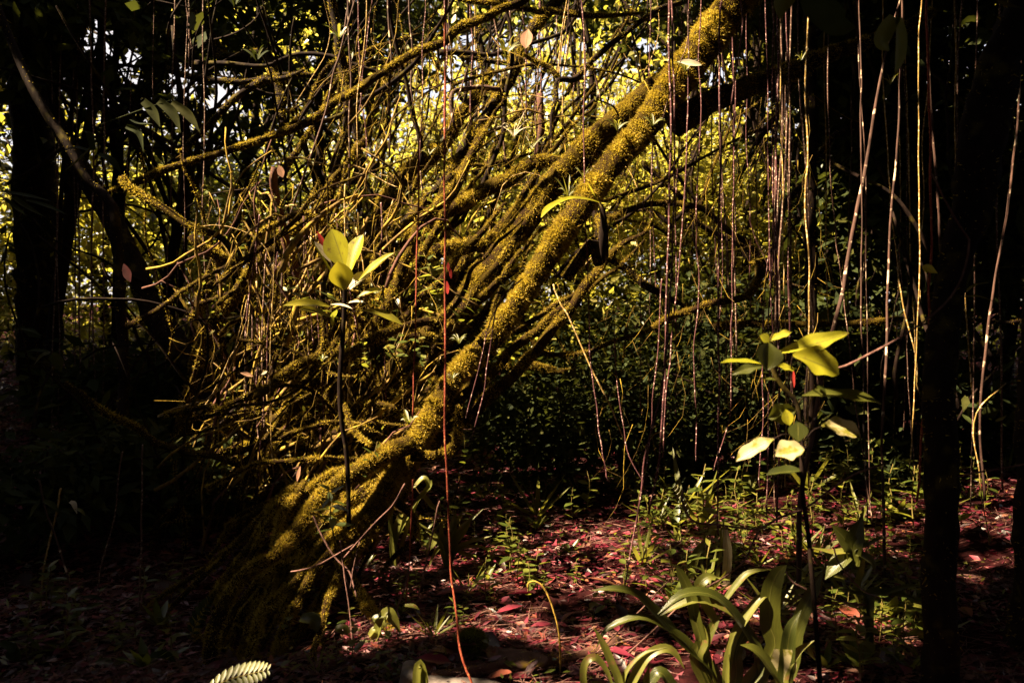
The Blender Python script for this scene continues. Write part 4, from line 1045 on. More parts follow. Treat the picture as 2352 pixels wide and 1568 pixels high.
# shaded broad leaves that hang in from above on the right, and the dark sprays at left
lily('overhanging_leaf_spray', (1950, -30), 'big crumpled dark green leaves hanging in from the top right', 'leaf spray', [
    ([(1830, -30), (1800, 10), (1790, 45)], 44, dict(mat='leaf_mid', root=False, up=(-.3, -.8, .2), lit=0)),
    ([(1860, -20), (1880, 20), (1925, 60), (1965, 62)], 70, dict(mat='leaf_dark', root=False, up=(-.3, -.8, .2), lit=0)),
    ([(2056, 40), (2036, 70), (2026, 100), (2042, 118)], 38, dict(mat='leaf_mid', root=False, up=(-.3, -.8, .2), lit=0)),
    ([(2060, 42), (2066, 80), (2064, 130), (2055, 172)], 34, dict(mat='leaf_mid', root=False, up=(.3, -.8, .2), lit=0)),
    ([(1880, -20), (1905, -2), (1925, -5)], 16, dict(root=False, lit=0.08)),
    ([(2260, -30), (2300, 10), (2350, 20)], 50, dict(mat='leaf_dark', root=False, lit=0)),
], 2.4, mat='leaf_mid', lit=0)
lily('compound_leaf_spray', (260, 280), 'dark feather leaf with long drooping leaflets under the sky gap', 'leaf spray', [
    ([(330, 232), (355, 260), (368, 292)], 24, dict(mat='leaf_dark', root=False, up=(-.3, -1, .1))),
    ([(365, 232), (400, 262), (415, 305)], 24, dict(mat='leaf_dark', root=False, up=(-.3, -1, .1))),
    ([(395, 235), (435, 265), (460, 305)], 22, dict(mat='leaf_dark', root=False, up=(-.3, -1, .1))),
    ([(300, 275), (320, 285), (350, 285)], 16, dict(mat='leaf_dark', root=False)),
    ([(290, 290), (320, 305), (330, 350)], 16, dict(mat='leaf_dark', root=False, up=(-.3, -1, .1))),
    ([(220, 290), (330, 250), (400, 228)], 4, dict(mat='leaf_dark', root=False)),
], 3.6, lit=0)
lily('compound_leaf_spray', (200, 360), 'dark pointed leaves spraying left of the thin dark trunk', 'leaf spray', [
    ([(210, 340), (180, 370), (145, 395)], 22, dict(mat='leaf_dark', root=False)),
    ([(225, 355), (255, 370), (280, 400)], 22, dict(mat='leaf_dark', root=False)),
    ([(200, 345), (170, 340), (140, 350)], 16, dict(mat='leaf_dark', root=False)),
    ([(215, 345), (205, 310), (190, 300)], 16, dict(mat='leaf_dark', root=False)),
], 3.6, lit=0)
lily('compound_leaf_spray', (20, 440), 'dim long pointed leaves at the left edge above middle', 'leaf spray', [
    ([(0, 440), (60, 450), (118, 462)], 16, dict(mat='leaf_dark', root=False)),
    ([(30, 452), (60, 475), (105, 500)], 16, dict(mat='leaf_dark', root=False)),
    ([(60, 460), (110, 475), (158, 495)], 14, dict(mat='leaf_dark', root=False)),
    ([(10, 455), (40, 480), (60, 495)], 12, dict(mat='leaf_dark', root=False)),
], 3.4, lit=0)
lily('leafy_sprig', (110, 810), 'dim sprig of oval leaves left of the thin dark trunk', 'leaf spray', [
    ([(115, 812), (95, 820), (78, 838)], 22, dict(mat='leaf_deep', root=False)),
    ([(118, 815), (135, 830), (140, 855)], 28, dict(mat='leaf_dark', root=False, up=(0, -1, .1))),
    ([(110, 808), (80, 805), (58, 808)], 12, dict(mat='leaf_dark', root=False)),
    ([(45, 755), (38, 768), (35, 775)], 22, dict(mat='leaf_dark', root=False)),
    ([(50, 755), (75, 760), (97, 772)], 10, dict(mat='leaf_dark', root=False)),
], 3.5, lit=0.03)
lily('leafy_sprig', (170, 1170), 'dark sprig with one bright curled leaf at lower left', 'leaf spray', [
    ([(160, 1152), (170, 1158), (177, 1180)], 12, dict(root=False, lit=0.09, mat='leaf_pale', label='bright curled leaf')),
    ([(172, 1168), (185, 1172), (196, 1184)], 9, dict(root=False, lit=0.05)),
    ([(100, 1150), (120, 1160), (138, 1180)], 14, dict(mat='leaf_dark', root=False)),
    ([(140, 1172), (155, 1175), (168, 1184)], 12, dict(mat='leaf_dark', root=False)),
    ([(90, 1155), (60, 1152), (30, 1158)], 12, dict(mat='leaf_dark', root=False)),
], 3.6, lit=0)
lily('broad_leaf_herb', (260, 1560), 'low herb with dim oval leaves at the bottom left', 'herb', [
    ([(258, 1525), (235, 1520), (212, 1522)], 22, dict(mat='leaf_deep', root=False)),
    ([(262, 1530), (275, 1520), (296, 1518)], 26, dict(mat='leaf_deep', root=False, lit=0.03)),
    ([(310, 1514), (330, 1520), (342, 1545)], 30, dict(mat='leaf_dark', root=False)),
    ([(345, 1505), (380, 1505), (405, 1520)], 22, dict(mat='leaf_dark', root=False)),
    ([(200, 1395), (220, 1390), (242, 1384)], 14, dict(mat='leaf_deep', root=False, lit=0.03)),
    ([(190, 1372), (215, 1370), (240, 1380)], 10, dict(mat='leaf_dark', root=False)),
    ([(40, 1480), (30, 1500), (45, 1520)], 30, dict(mat='leaf_dark', root=False)),
    ([(0, 1475), (30, 1490), (50, 1515)], 20, dict(mat='leaf_dark', root=False)),
], 3.2, lit=0)
lily('hanging_leaf', (2132, 610), 'single bright half leaf beside the near black trunk', 'leaf', [
    ([(2122, 622), (2132, 618), (2154, 628)], 22, dict(root=False, mat='leaf_sapling', up=(-.3, -1, .4), lit=0.09))], 3.0, lit=0)
lily('strap_leaf_plant', (2215, 680), 'narrow leaves sticking out right of the near black trunk', 'plant', [
    ([(2212, 672), (2220, 640), (2252, 598)], 14, dict(mat='leaf_dark', root=False, up=(-.2, -1, .2))),
    ([(2216, 672), (2240, 655), (2278, 648)], 8, dict(root=False, lit=0.06)),
    ([(2212, 682), (2250, 682), (2300, 700)], 9, dict(mat='leaf_mid', root=False)),
    ([(2288, 968), (2300, 962), (2312, 954)], 10, dict(root=False, lit=0.07)),
], 3.6, lit=0)


def red_leaf(x0, y0, x1, y1, w, d, mat, label, lit=0.1, name='hanging_leaf'):
    b, t = at(x0, y0, d), at(x1, y1, d)
    V, F, uv = broad_leaf(b, t, w * K * d, 0.03, 0, 0.2, 0.05, OVATE, 10, (-.3, -1, .3))
    solo(name, V, F, M[mat], b, label, 'leaf', None, uv=uv)
    if lit: LIT.append(((b + t) / 2, lit))


red_leaf(1213, 68, 1207, 112, 30, 5.2, 'leaf_brown', 'purple brown dead leaf caught on the bromeliad trunk', 0.12)
red_leaf(640, 380, 650, 408, 18, 5.0, 'leaf_brown', 'orange brown leaf perched on the broken stump', 0.15)
red_leaf(1026, 645, 1028, 676, 12, 3.6, 'leaf_red', 'largest red bract on the long red vine', 0.15)
red_leaf(1029, 602, 1030, 622, 8, 3.6, 'leaf_red', 'topmost red bract on the long red vine', 0.15)
red_leaf(1034, 615, 1036, 640, 8, 3.6, 'leaf_red', 'small middle red bract beside the long red vine', 0.15)
red_leaf(284, 606, 300, 648, 22, 5.0, 'leaf_maroon', 'dull crimson leaf behind the thin dark left trunk', 0)
red_leaf(552, 856, 582, 864, 9, 4.4, 'leaf_brown', 'pale pink dead leaf folded in the left tangle', 0.2)
red_leaf(600, 860, 614, 852, 7, 4.4, 'leaf_pale', 'small white dead leaf in the left tangle', 0.2)
red_leaf(690, 1070, 682, 1106, 9, 4.2, 'leaf_brown', 'dangling peach coloured dead leaf left of the roots', 0.15)
red_leaf(1556, 142, 1612, 150, 16, 4.6, 'leaf_pale', 'white sunlit leaf on the upper great trunk', 0.15)
red_leaf(1822, 848, 1824, 890, 6, 2.6, 'leaf_red', 'orange red shoot behind the lobed leaves', 0.1)
red_leaf(520, 1330, 690, 1290, 0.1, 4.4, 'leaf_brown', 'thin dead leaf rib', 0) if False else None

# ------------------------------------------------------------------ epiphytes
def bromeliad(x, y, d, r, n, label, mat='leaf_strap', lit=0.0, width=0.16, spread=0.9, rng=R2, name='bromeliad'):
    b = at(x, y, d)
    t = thing(name, b, label, 'epiphyte', 'epiphytes on the trunks')
    L = r * K * d
    for k in range(n):
        a = 6.283 * k / n + rng.uniform(-.3, .3)
        l = L * rng.uniform(0.7, 1.15)
        h = np.array((math.cos(a), math.sin(a), 0)) * spread * rng.uniform(0.5, 1)
        s = np.linspace(0, 1, 5)[:, None]
        P = b + h * l * s + np.array((0, 0, 1.0)) * l * (1.15 * s - 0.75 * s ** 2 * (spread > 0.5) * rng.uniform(0.3, 1.3))
        V, F, uv = strap(P, STRAPW[[0, 1, 2, 3, 5]] * l * width, 0.4, 2, 8, None, 0, rng, (-.1, -.6, .8))
        part('leaf', V, F, M[mat], t, uv=uv)
    if lit: LIT.append((b, lit))


for a in [
    (1163, 128, 5.9, 46, 11, 'yellow star shaped bromeliad on the slim dark trunk', 'leaf_strap', 0.22),
    (1418, 300, 4.9, 34, 10, 'small yellow bromeliad above the great trunk, upper middle'),
    (1530, 100, 4.9, 46, 5, 'two bladed pale sprout on the upper great trunk'),
    (1575, 165, 4.7, 42, 7, 'white gold bromeliad beside the sunlit white leaf'),
    (1500, 290, 4.75, 36, 7, 'tuft of thin blades where the great trunk meets the broad one'),
    (940, 975, 4.3, 36, 9, 'spiky tuft at the fork above the great roots'),
    (1165, 668, 4.5, 26, 9, 'small spiky tuft half way up the great trunk'),
    (1305, 455, 5.0, 60, 12, 'grassy fountain tuft on the broad trunk', 'leaf_strap', 0.2, 0.05),
    (1340, 410, 5.0, 40, 8, 'second grassy tuft close to the fountain tuft', 'leaf_strap', 0.15, 0.06),
    (1010, 332, 6.0, 34, 8, 'lit bromeliad in the shaggy trunk'),
    (985, 358, 6.1, 34, 7, 'pale leafed bromeliad beside the lit bromeliad'),
    (1180, 315, 5.9, 60, 12, 'spidery pink tuft in the bright gap', 'leaf_pale', 0.2, 0.04),
    (1220, 345, 5.8, 50, 12, 'yellow mossy tuft under the spidery pink tuft', 'leaf_strap', 0.2, 0.05),
    (680, 558, 5.1, 26, 7, 'little rosette under the broken stump'),
    (740, 830, 4.6, 22, 7, 'little rosette on the arching mossy branch'),
    (1040, 870, 4.4, 20, 5, 'tiny leaf pair on the great trunk'),
    (1055, 790, 4.45, 34, 14, 'feathery moss fern on the great trunk', 'leaf_strap', 0.15, 0.07),
    (1005, 330, 6.4, 30, 6, 'rosette on the far mossy branch'),
    (1840, 140, 5.1, 30, 8, 'gold tuft on the big right branch', 'leaf_strap', 0.15, 0.08),
    (1715, 660, 5.3, 28, 6, 'leaf pair with red bud on the curling branch'),
    (2045, 195, 4.7, 30, 6, 'bright leaf cluster on the pale slender tree'),
    (780, 90, 5.6, 40, 8, 'dim rosette in the upper left canopy', 'leaf_mid', 0),
    (590, 140, 5.6, 50, 8, 'dark narrow leaved rosette left of the upright bough', 'leaf_dark', 0),
    (540, 15, 5.6, 50, 8, 'dark rosette at the top edge left of centre', 'leaf_dark', 0),
    (630, 420, 5.4, 34, 7, 'bright sprig beside the broken stump'),
]:
    bromeliad(*a)
# the orchid with one long hanging blade on the great trunk
t = thing('orchid', at(1378, 466, 4.75), 'orchid on the great trunk with one long leaf drooping left', 'epiphyte', 'epiphytes on the trunks')
for pts, w in (([(1378, 466), (1350, 458), (1312, 455), (1280, 466), (1256, 482), (1243, 500)], 17), ([(1376, 464), (1362, 445), (1348, 418)], 15), ([(1378, 466), (1385, 468), (1392, 466)], 8)):
    P = np.array([at(x, y, 4.75 - 0.05 * k) for k, (x, y) in enumerate(pts)])
    V, F, uv = strap(P, np.interp(np.linspace(0, 1, len(P)), [0, .15, .5, .8, 1], [.35, .6, .85, 1, .1]) * w * K * 4.75, 0.3, 4, 14, None, 0, RNG, (-.2, -.7, .8))
    part('leaf', V, F, M['leaf_sapling'], t, uv=uv)
    for p in P: LIT.append((p, 0.2))
V, F, _ = tube(np.array([at(1378, 466, 4.74), at(1386, 500, 4.74), at(1384, 560, 4.76), at(1386, 600, 4.8)]), np.array([.012, .02, .024, .006]), 7, .15)
part('root_ball', V, F, M['bark_dark'], t)

# ------------------------------------------------------------------ fern fronds, fiddlehead, twigs near the path
def frond(pts, d0, d1, w, n, label, mat='leaf_strap', lit=0.1, name='fern_frond', group=None):
    P, _ = px_path(pts, d0, d1, 2)
    t = thing(name, P[0], label, 'fern', group)
    V, F, _ = tube(P, np.linspace(.003, .001, len(P)), 5, 0, per=.02)
    part('stalk', V, F, M['stalk'], t)
    D = spline(P, n)
    T = norm(np.gradient(D, axis=0))
    side = norm(np.cross(T, np.array((0, -.6, .9))))
    Wd = w * K * d0
    for k in range(1, n):
        s = Wd * math.sin(math.pi * (0.12 + 0.85 * k / n)) ** 0.7
        for sg in (-1, 1):
            b = D[k]
            tp = b + side[k] * sg * s + T[k] * s * 0.45
            V, F, uv = broad_leaf(b, tp, s * 0.4, 0.03, 0, 0.2, 0, OVATE, 6, (0, -.5, 1))
            part('leaflet', V, F, M[mat], t, uv=uv)
    if lit:
        for p in P: LIT.append((p, lit))


frond([(470, 1590), (520, 1562), (570, 1548), (614, 1538)], 2.85, 2.85, 34, 13, 'bright fern frond at the bottom edge left of centre', lit=0.12)
frond([(880, 1590), (905, 1535), (950, 1500)], 3.1, 3.2, 16, 9, 'small dim fern frond near the bottom centre', mat='leaf_deep', lit=0)
frond([(430, 1480), (455, 1420), (480, 1380)], 3.6, 3.6, 26, 10, 'dark fern frond left of the roots', mat='leaf_dark', lit=0)
frond([(1455, 1130), (1420, 1100), (1400, 1070)], 5.5, 5.6, 16, 8, 'dim fern frond right of the path', mat='leaf_mid', lit=0.05)
frond([(1700, 1200), (1740, 1175), (1780, 1170)], 4.6, 4.6, 16, 9, 'round leafleted sprig below the curtain vines', lit=0.12)
frond([(1580, 1190), (1560, 1150), (1545, 1120)], 4.9, 4.9, 24, 8, 'shaded frond beside the pink vines', mat='leaf_mid', lit=0.06)

P, R = px_path([(1285, 1580), (1287, 1530), (1284, 1450), (1268, 1390), (1250, 1350), (1230, 1335), (1215, 1338), (1213, 1350)], 3.3, 3.3, 2.4)
V, F, _ = tube(P, R, 6, .03, .001, per=.02)
solo('fern_crozier', V, F, M['stalk_gold'], P[0], 'thin golden crozier stalk bending over the path', 'fern')


TWIGS = [
    ([(1570, 1125), (1566, 1150), (1590, 1195), (1650, 1205), (1705, 1212), (1745, 1214), (1790, 1190), (1850, 1165), (1900, 1130), (1960, 1090), (2030, 1065)], 4.2, 3.4, 'long curling pink runner arching over the right undergrowth', 'twig', .08),
    ([(1745, 1214), (1728, 1250), (1710, 1290), (1660, 1330), (1620, 1350)], 4.0, 3.3, 'pink shoot forking down from the curling runner', 'twig', .12),
    ([(1806, 1312), (1820, 1335), (1860, 1355), (1900, 1372), (1950, 1385), (1990, 1388)], 3.8, 3.2, 'bent pinkish twig over the lilies', 'twig', .12),
    ([(1916, 1260), (1925, 1290), (1955, 1330), (1990, 1360), (2040, 1378)], 3, 3.3, 'thin arching twig below the paddle leaves', 'twig', .06),
    ([(1900, 852), (1940, 840), (1990, 815), (2050, 785), (2100, 755), (2150, 715), (2190, 670), (2212, 630), (2225, 580), (2226, 550)], 4.2, 2.3, 'long arching stem crossing before the near black trunk', 'twig', 0),
    ([(2226, 550), (2205, 520), (2170, 460), (2140, 400)], 3.6, 2.5, 'thin stem curving up from the long arching stem', 'twig', 0),
    ([(2200, 1092), (2330, 1070), (2400, 1060)], 3.4, 3.0, 'dark thin stick poking in from the right edge', 'twig', 0),
    ([(720, 1185), (740, 1230), (770, 1280), (800, 1310), (812, 1340), (820, 1370)], 3.2, 3.6, 'forked white pink shoot standing before the roots', 'twig', .15),
    ([(668, 1312), (720, 1300), (770, 1275), (812, 1250)], 2.6, 3.6, 'thin white twig crossing the roots', 'twig', .15),
    ([(930, 1110), (900, 1160), (860, 1200), (820, 1245), (790, 1280)], 3, 3.6, 'straight pale twig leaning on the roots', 'twig', .15),
    ([(781, 1240), (790, 1310), (800, 1380), (808, 1450), (812, 1540)], 2.6, 3.5, 'thin upright stem in front of the roots', 'twig', .1),
    ([(826, 1244), (812, 1300), (802, 1350), (788, 1290), (781, 1240)], 2.4, 3.5, 'white fork of the thin upright stem', 'twig', .1),
    ([(940, 1300), (930, 1350), (910, 1400), (893, 1450)], 4, 3.9, 'mottled root tip reaching the litter', 'twig', .1),
    ([(1010, 1150), (990, 1240), (970, 1330), (950, 1420)], 3, 4.0, 'dark slanting shoot beside the leafy lily clump', 'twig', 0),
    ([(1380, 1560), (1440, 1500), (1520, 1430), (1600, 1350), (1660, 1290)], 3, 3.5, 'dark straight stick slanting over the path edge', 'twig', 0),
    ([(1330, 1540), (1400, 1470), (1480, 1390), (1540, 1330)], 2.6, 3.4, 'second dark stick slanting beside the first', 'twig', 0),
]
for pts, w, d, lab, mat, lit in TWIGS:
    P, R = px_path(pts, d, d - 0.15, w * .62)
    V, F, _ = tube(P, R, 6, .1, .003, per=.03)
    solo('twig', V, F, M[mat], P[0], lab, 'twig')
    if lit >= .15:
        for p in P: LIT.append((p, .06))

# ------------------------------------------------------------------ stones and rotting wood on the path
def rock(x, y, rx, rz, mat, label, moss=False, name='stone', sink=0.35, flat=1.0):
    c = floor_at(x, y)
    c[2] = float(gh(c[0], c[1])) + rz * (1 - 2 * sink)
    nu, nv = 26, 16
    th, ph = np.meshgrid(np.linspace(0, 2 * np.pi, nu, endpoint=False), np.linspace(0.05, np.pi - 0.05, nv))
    N = np.stack([np.sin(ph) * np.cos(th), np.sin(ph) * np.sin(th), np.cos(ph)], -1)
    o = RNG.uniform(0, 6, 3)
    rr = 1 + .13 * np.sin(3 * N[..., 0] + o[0]) + .12 * np.sin(4.1 * N[..., 1] + o[1]) + .1 * np.sin(5 * N[..., 2] + 2 * N[..., 0] + o[2])
    V = c + N * rr[..., None] * np.array((rx, rx * flat, rz))
    i, j = np.meshgrid(np.arange(nv - 1), np.arange(nu), indexing='ij')
    F = np.stack([i * nu + j, (i + 1) * nu + j, (i + 1) * nu + (j + 1) % nu, i * nu + (j + 1) % nu], -1).reshape(-1, 4)
    base = np.array((c[0], c[1], float(gh(c[0], c[1]))))
    t = thing(name, base, label, 'stone')
    ob = part('body', V.reshape(-1, 3), F, M[mat], t)
    if moss:
        n = 11000
        k = RNG.integers(0, nu * (nv - 3), n)
        p = V.reshape(-1, 3)[k] + RNG.normal(0, .008, (n, 3))
        nn = norm(N.reshape(-1, 3)[k] + RNG.normal(0, .5, (n, 3)))
        s = norm(np.cross(nn, RNG.normal(0, 1, (n, 3))))
        ln = RNG.uniform(.004, .010, n)[:, None]
        MV = np.stack([p - s * ln * .22, p + s * ln * .22, p + nn * ln], 1).reshape(-1, 3)
        part('moss', MV, np.arange(n * 3).reshape(-1, 3), M['moss_green'], t, smooth=False, kind='stuff')
    return c


M['moss_green'] = foliage('moss_green', [(0, (.05, .06, .006)), (1, (.16, .16, .015))], (.2, .2, .02), .3, .8, .1)
rock(1078, 1492, .062, .05, 'bark_moss', 'round cushion of green moss on the path', moss=True, name='mossy_stone', sink=.25)
rock(1195, 1525, .12, .035, 'stone', 'flat reddish stone bedded in the path', flat=.6)
rock(950, 1572, .06, .05, 'pale_stone', 'rounded pale stone at the bottom edge', sink=.2)
rock(1030, 1590, .17, .03, 'pale_stone', 'low white glistening stone at the bottom edge', sink=.2, flat=.5)

for pts, d, w, lab in [
    ([(990, 1560), (1100, 1548), (1220, 1530), (1330, 1515), (1420, 1480)], 3.05, 16, 'dark wet rotten log lying along the bottom of the path'),
    ([(1080, 1420), (1150, 1405), (1220, 1408), (1300, 1412), (1350, 1410)], 3.75, 7, 'rotten stick half sunk across the path'),
    ([(960, 1420), (1000, 1400), (1050, 1380), (1080, 1340)], 3.9, 6, 'reddish stick lying at the left edge of the path'),
]:
    P = np.array([floor_at(x, y) for x, y in pts])
    P[:, 2] += w * K * d * 0.5
    V, F, rings = tube(P, np.full(len(P), w * K * d), 9, .15, .008)
    t = thing('rotten_log', P[0], lab, 'log')
    part('wood', V, F, M['bark_red'], t)
    mv = moss_on(rings, 2500, .010)
    part('moss', mv[0], mv[1], M['moss'], t, smooth=False, kind='stuff')

# ------------------------------------------------------------------ ground herbs: prototypes, then copies
def proto_leaf_mesh(tpl, L, W, mat):
    V = tpl[0] * np.array((W, L, W))
    return make_mesh('leaf', V, tpl[1], mat)


def copy_tree(root, loc, rz, sc, label=None, group=None):
    r = root.copy()
    COL.objects.link(r)
    r.location = [float(c) for c in loc]
    r.rotation_euler = (0, 0, rz)
    r.scale = (sc, sc, sc)
    if label: r['label'] = label
    if group: r['group'] = group
    for ch in root.children:
        c = ch.copy()
        COL.objects.link(c)
        c.parent = r
    return r


def leaf_part(me, p, az, pitch, roll, sc, parent):
    o = bpy.data.objects.new('leaf', me)
    COL.objects.link(o)
    o.parent = parent
    o.rotation_mode = 'ZXY'
    o.location = p
    q = Matrix.Rotation(az, 4, 'Z') @ Matrix.Rotation(pitch, 4, 'X') @ Matrix.Rotation(roll, 4, 'Y')
    o.rotation_mode = 'QUATERNION'
    o.rotation_quaternion = q.to_quaternion()
    o.scale = (sc, sc, sc)


def proto(kind, label, mat):
    t = thing({'rosette': 'rosette_herb', 'upright': 'leafy_seedling', 'tuft': 'grassy_herb', 'opposite': 'oval_leaf_seedling'}[kind], (0, -60, 0), label, 'herb')
    if kind == 'rosette':
        me = proto_leaf_mesh(T_LANCE, .14, .035, M[mat])
        for k in range(9):
            leaf_part(me, (0, 0, .01), k * 2.4 + R2.uniform(-.3, .3), R2.uniform(.15, 1.0), R2.uniform(-.3, .3), R2.uniform(.6, 1.2), t)
    elif kind == 'tuft':
        me = proto_leaf_mesh(T_LANCE, .26, .022, M[mat])
        for k in range(10):
            leaf_part(me, (0, 0, 0), k * 2.4 + R2.uniform(-.3, .3), R2.uniform(.5, 1.3), R2.uniform(-.5, .5), R2.uniform(.6, 1.2), t)
    else:
        P = np.array([(0, 0, 0), (.01, .005, .08), (-.005, .01, .16), (.01, 0, .24)]) + np.array((0, -60, 0))
        V, F, _ = tube(P, np.array([.003, .0028, .002, .0015]), 5, .05)
        part('stem', V, F, M['stalk'], t)
        if kind == 'upright':
            me = proto_leaf_mesh(T_LANCE, .085, .026, M[mat])
            n = 11
        else:
            me = proto_leaf_mesh(T_OVAL, .075, .042, M[mat])
            n = 8
        for k in range(n):
            z = .05 + .19 * k / n
            leaf_part(me, (0, 0, z), k * (2.4 if kind == 'upright' else 3.3), R2.uniform(-.2, .45), R2.uniform(-.3, .3), R2.uniform(.7, 1.2) * (1.1 - .4 * k / n), t)
    return t


GR = 'low herbs on the forest floor'
protos = {}
for kind, mat, lab in (('rosette', 'herb', 'low rosette of narrow green leaves on the litter'), ('upright', 'herb', 'small upright seedling with narrow leaves in the litter'),
                       ('opposite', 'herb', 'small seedling with paired oval leaves in the litter'), ('tuft', 'leaf_strap', 'grassy tuft of thin arching blades on the litter')):
    protos[kind] = proto(kind, lab, mat)
used = set()


def put_herb(kind, p, sc, label=None):
    r = protos[kind]
    p = np.array((p[0], p[1], float(gh(p[0], p[1])) - .01))
    if kind not in used:
        used.add(kind)
        r.location = p
        r.rotation_euler = (0, 0, R2.uniform(0, 6.28))
        r.scale = (sc, sc, sc)
        r['group'] = GR
        if label: r['label'] = label
        return r
    return copy_tree(r, p, R2.uniform(0, 6.28), sc, label, GR)


R3 = np.random.default_rng(21)
KS = ['rosette', 'upright', 'opposite', 'tuft']
for x0, x1, y0, y1, n, s in [(960, 1130, 1330, 1480, 7, .6), (900, 1010, 1280, 1420, 5, .6), (700, 900, 1250, 1420, 9, .6), (660, 900, 1470, 1560, 10, .6),
                             (1230, 1480, 1090, 1230, 14, 1.1), (1450, 1760, 1150, 1300, 18, 1.0), (1700, 2050, 1180, 1330, 30, .75), (1880, 2150, 1330, 1540, 20, .7),
                             (2130, 2340, 900, 1250, 16, 1.3), (1060, 1500, 1010, 1110, 16, 1.3), (60, 480, 1330, 1540, 18, .9), (1850, 2200, 1020, 1180, 18, 1.2), (1500, 1800, 1020, 1160, 12, 1.2), (1420, 1700, 1180, 1420, 16, .9), (960, 1120, 1100, 1300, 9, .9), (1750, 2150, 1400, 1560, 22, .9), (1450, 2150, 1060, 1240, 40, 1.35), (1600, 2150, 1240, 1420, 24, 1.1), (1020, 1180, 1120, 1330, 10, 1.0), (1480, 1640, 1200, 1400, 10, 1.1), (1240, 1400, 1240, 1440, 6, .7), (1100, 1250, 1300, 1400, 6, .8)]:
    for k in range(n):
        put_herb(KS[R3.choice(4, p=[.16, .38, .38, .08])], floor_at(R3.uniform(x0, x1), R3.uniform(y0, y1)), s * R3.uniform(.7, 1.4))
# herbs growing on the tangle: lit leafy sprigs
for (x, y, d, lab) in [(1010, 700, 4.6, 'leafy sprig with green oval leaves right of the red vine top'), (1040, 760, 4.6, 'leafy sprig drooping by the red vine'), (975, 860, 4.6, 'cluster of pale green leaves left of the red vine'),
                       (900, 840, 4.7, 'dim leafy sprig behind the arching branch'), (850, 860, 4.7, 'sprig of pointed leaves hanging under the arching branch'), (730, 1220, 4.1, 'bright starry sprig on the roots'),
                       (770, 1240, 4.0, 'second starry sprig on the roots'), (820, 1110, 4.2, 'leafy sprig in the crook of the fork'), (760, 760, 4.7, 'thin leafed sprig below the sapling'), (690, 720, 4.8, 'broad leafed sprig left of the sapling')]:
    c = copy_tree(protos['opposite' if R3.random() < .6 else 'upright'], at(x, y, d), R3.uniform(0, 6), R3.uniform(.9, 1.4), lab, 'leafy sprigs on the tangle')
    c.rotation_euler = (R3.uniform(-.5, .5), R3.uniform(-.5, .5), R3.uniform(0, 6))

# ------------------------------------------------------------------ fallen leaves: the largest one by one, the rest as litter
FM = [make_mesh('fallen_leaf', tp[0] * np.array((w, 1, w)), tp[1], M['litter']) for tp, w in ((T_CURL, .45), (T_CURL, .36), (T_OVAL, .5), (T_LANCE, .35), (T_CURL, .6))]
FG = 'fallen leaves on the forest floor'
for k in range(170):
    px, py = (R3.uniform(960, 1700), 1568 - 420 * R3.random() ** 1.3) if k < 110 else ((R3.uniform(1650, 2300), R3.uniform(1230, 1568)) if k < 145 else (R3.uniform(60, 480), R3.uniform(1330, 1560)))
    p = floor_at(px, py)
    o = bpy.data.objects.new('fallen_leaf', FM[R3.integers(len(FM))])
    COL.objects.link(o)
    o.location = (p[0], p[1], float(gh(p[0], p[1])) + .015)
    s = R3.uniform(.08, .17)
    o.scale = (s, s, s)
    o.rotation_euler = (R3.normal(0, .25), R3.normal(0, .25), R3.uniform(0, 6.28))
    tag(o, 'curled dead leaf in reds and browns lying on the litter', 'leaf', FG)
for x, y, s, rz, lab in [(1090, 1380, .2, 1.4, 'large orange brown dead leaf left of the path'), (1420, 1355, .17, 1.2, 'long dark red dead leaf right of the path'), (1140, 1415, .14, -1.3, 'pale tan dead leaf lying flat on the path'),
                         (1215, 1230, .16, 1.5, 'pinkish curled dead leaf far up the path'), (1320, 1245, .15, 1.2, 'pink white dead leaf in the light patch'), (1000, 1375, .2, -1.4, 'bright orange dead leaf by the root tip')]:
    p = floor_at(x, y)
    o = bpy.data.objects.new('fallen_leaf', FM[1])
    COL.objects.link(o)
    o.location = (p[0], p[1], float(gh(p[0], p[1])) + .02)
    o.scale = (s, s, s)
    o.rotation_euler = (.15, .1, rz)
    tag(o, lab, 'leaf', FG)


def litter(n, yr, L, tpl, name, label):
    y = yr[0] + (yr[1] - yr[0]) * R3.random(n)
    x = R3.uniform(-.75, .75, n) * y + R3.normal(0, .3, n)
    P = np.column_stack([x, y, gh(x, y) + R3.uniform(.002, .022, n)])
    a = R3.uniform(0, 6.28, n)
    D = np.column_stack([np.cos(a), np.sin(a), R3.normal(0, .22, n)])
    U = np.column_stack([R3.normal(0, .6, n), R3.normal(0, .6, n), np.ones(n)])
    ln = L * R3.uniform(.45, 1.4, n)
    V, F = leaves(P, D, U, ln, ln * R3.uniform(.14, .5, n), tpl)
    solo(name, V, F, M['litter'], (0, 0, 0), label, 'leaf litter', kind='stuff')


litter(24000, (2.4, 4.6), .05, T_DIA, 'leaf_litter', 'deep red and brown leaf litter covering the near path')
litter(30000, (4.4, 8.5), .065, T_DIA, 'leaf_litter', 'crimson leaf litter covering the far path')
litter(9000, (8, 16), .11, T_DIA, 'leaf_litter', 'dark leaf litter far back under the trees')
n = 16000
y = 2.4 + 6 * R3.random(n) ** 1.4
x = R3.uniform(-.7, .7, n) * y
P = np.column_stack([x, y, gh(x, y) + R3.uniform(.006, .03, n)])
a = R3.normal(0.2, .8, n)
D = np.column_stack([np.cos(a), np.sin(a), R3.normal(0, .12, n)])
ln = R3.uniform(.03, .2, n)
V, F = leaves(P, D, np.tile((0, -.5, 1.0), (n, 1)) + R3.normal(0, .2, (n, 3)), ln, R3.uniform(.002, .006, n), T_DIA)
solo('twig_litter', V, F, M['twig'], (0, 0, 0), 'fine broken twigs and needles strewn over the litter', 'twig litter', kind='stuff')
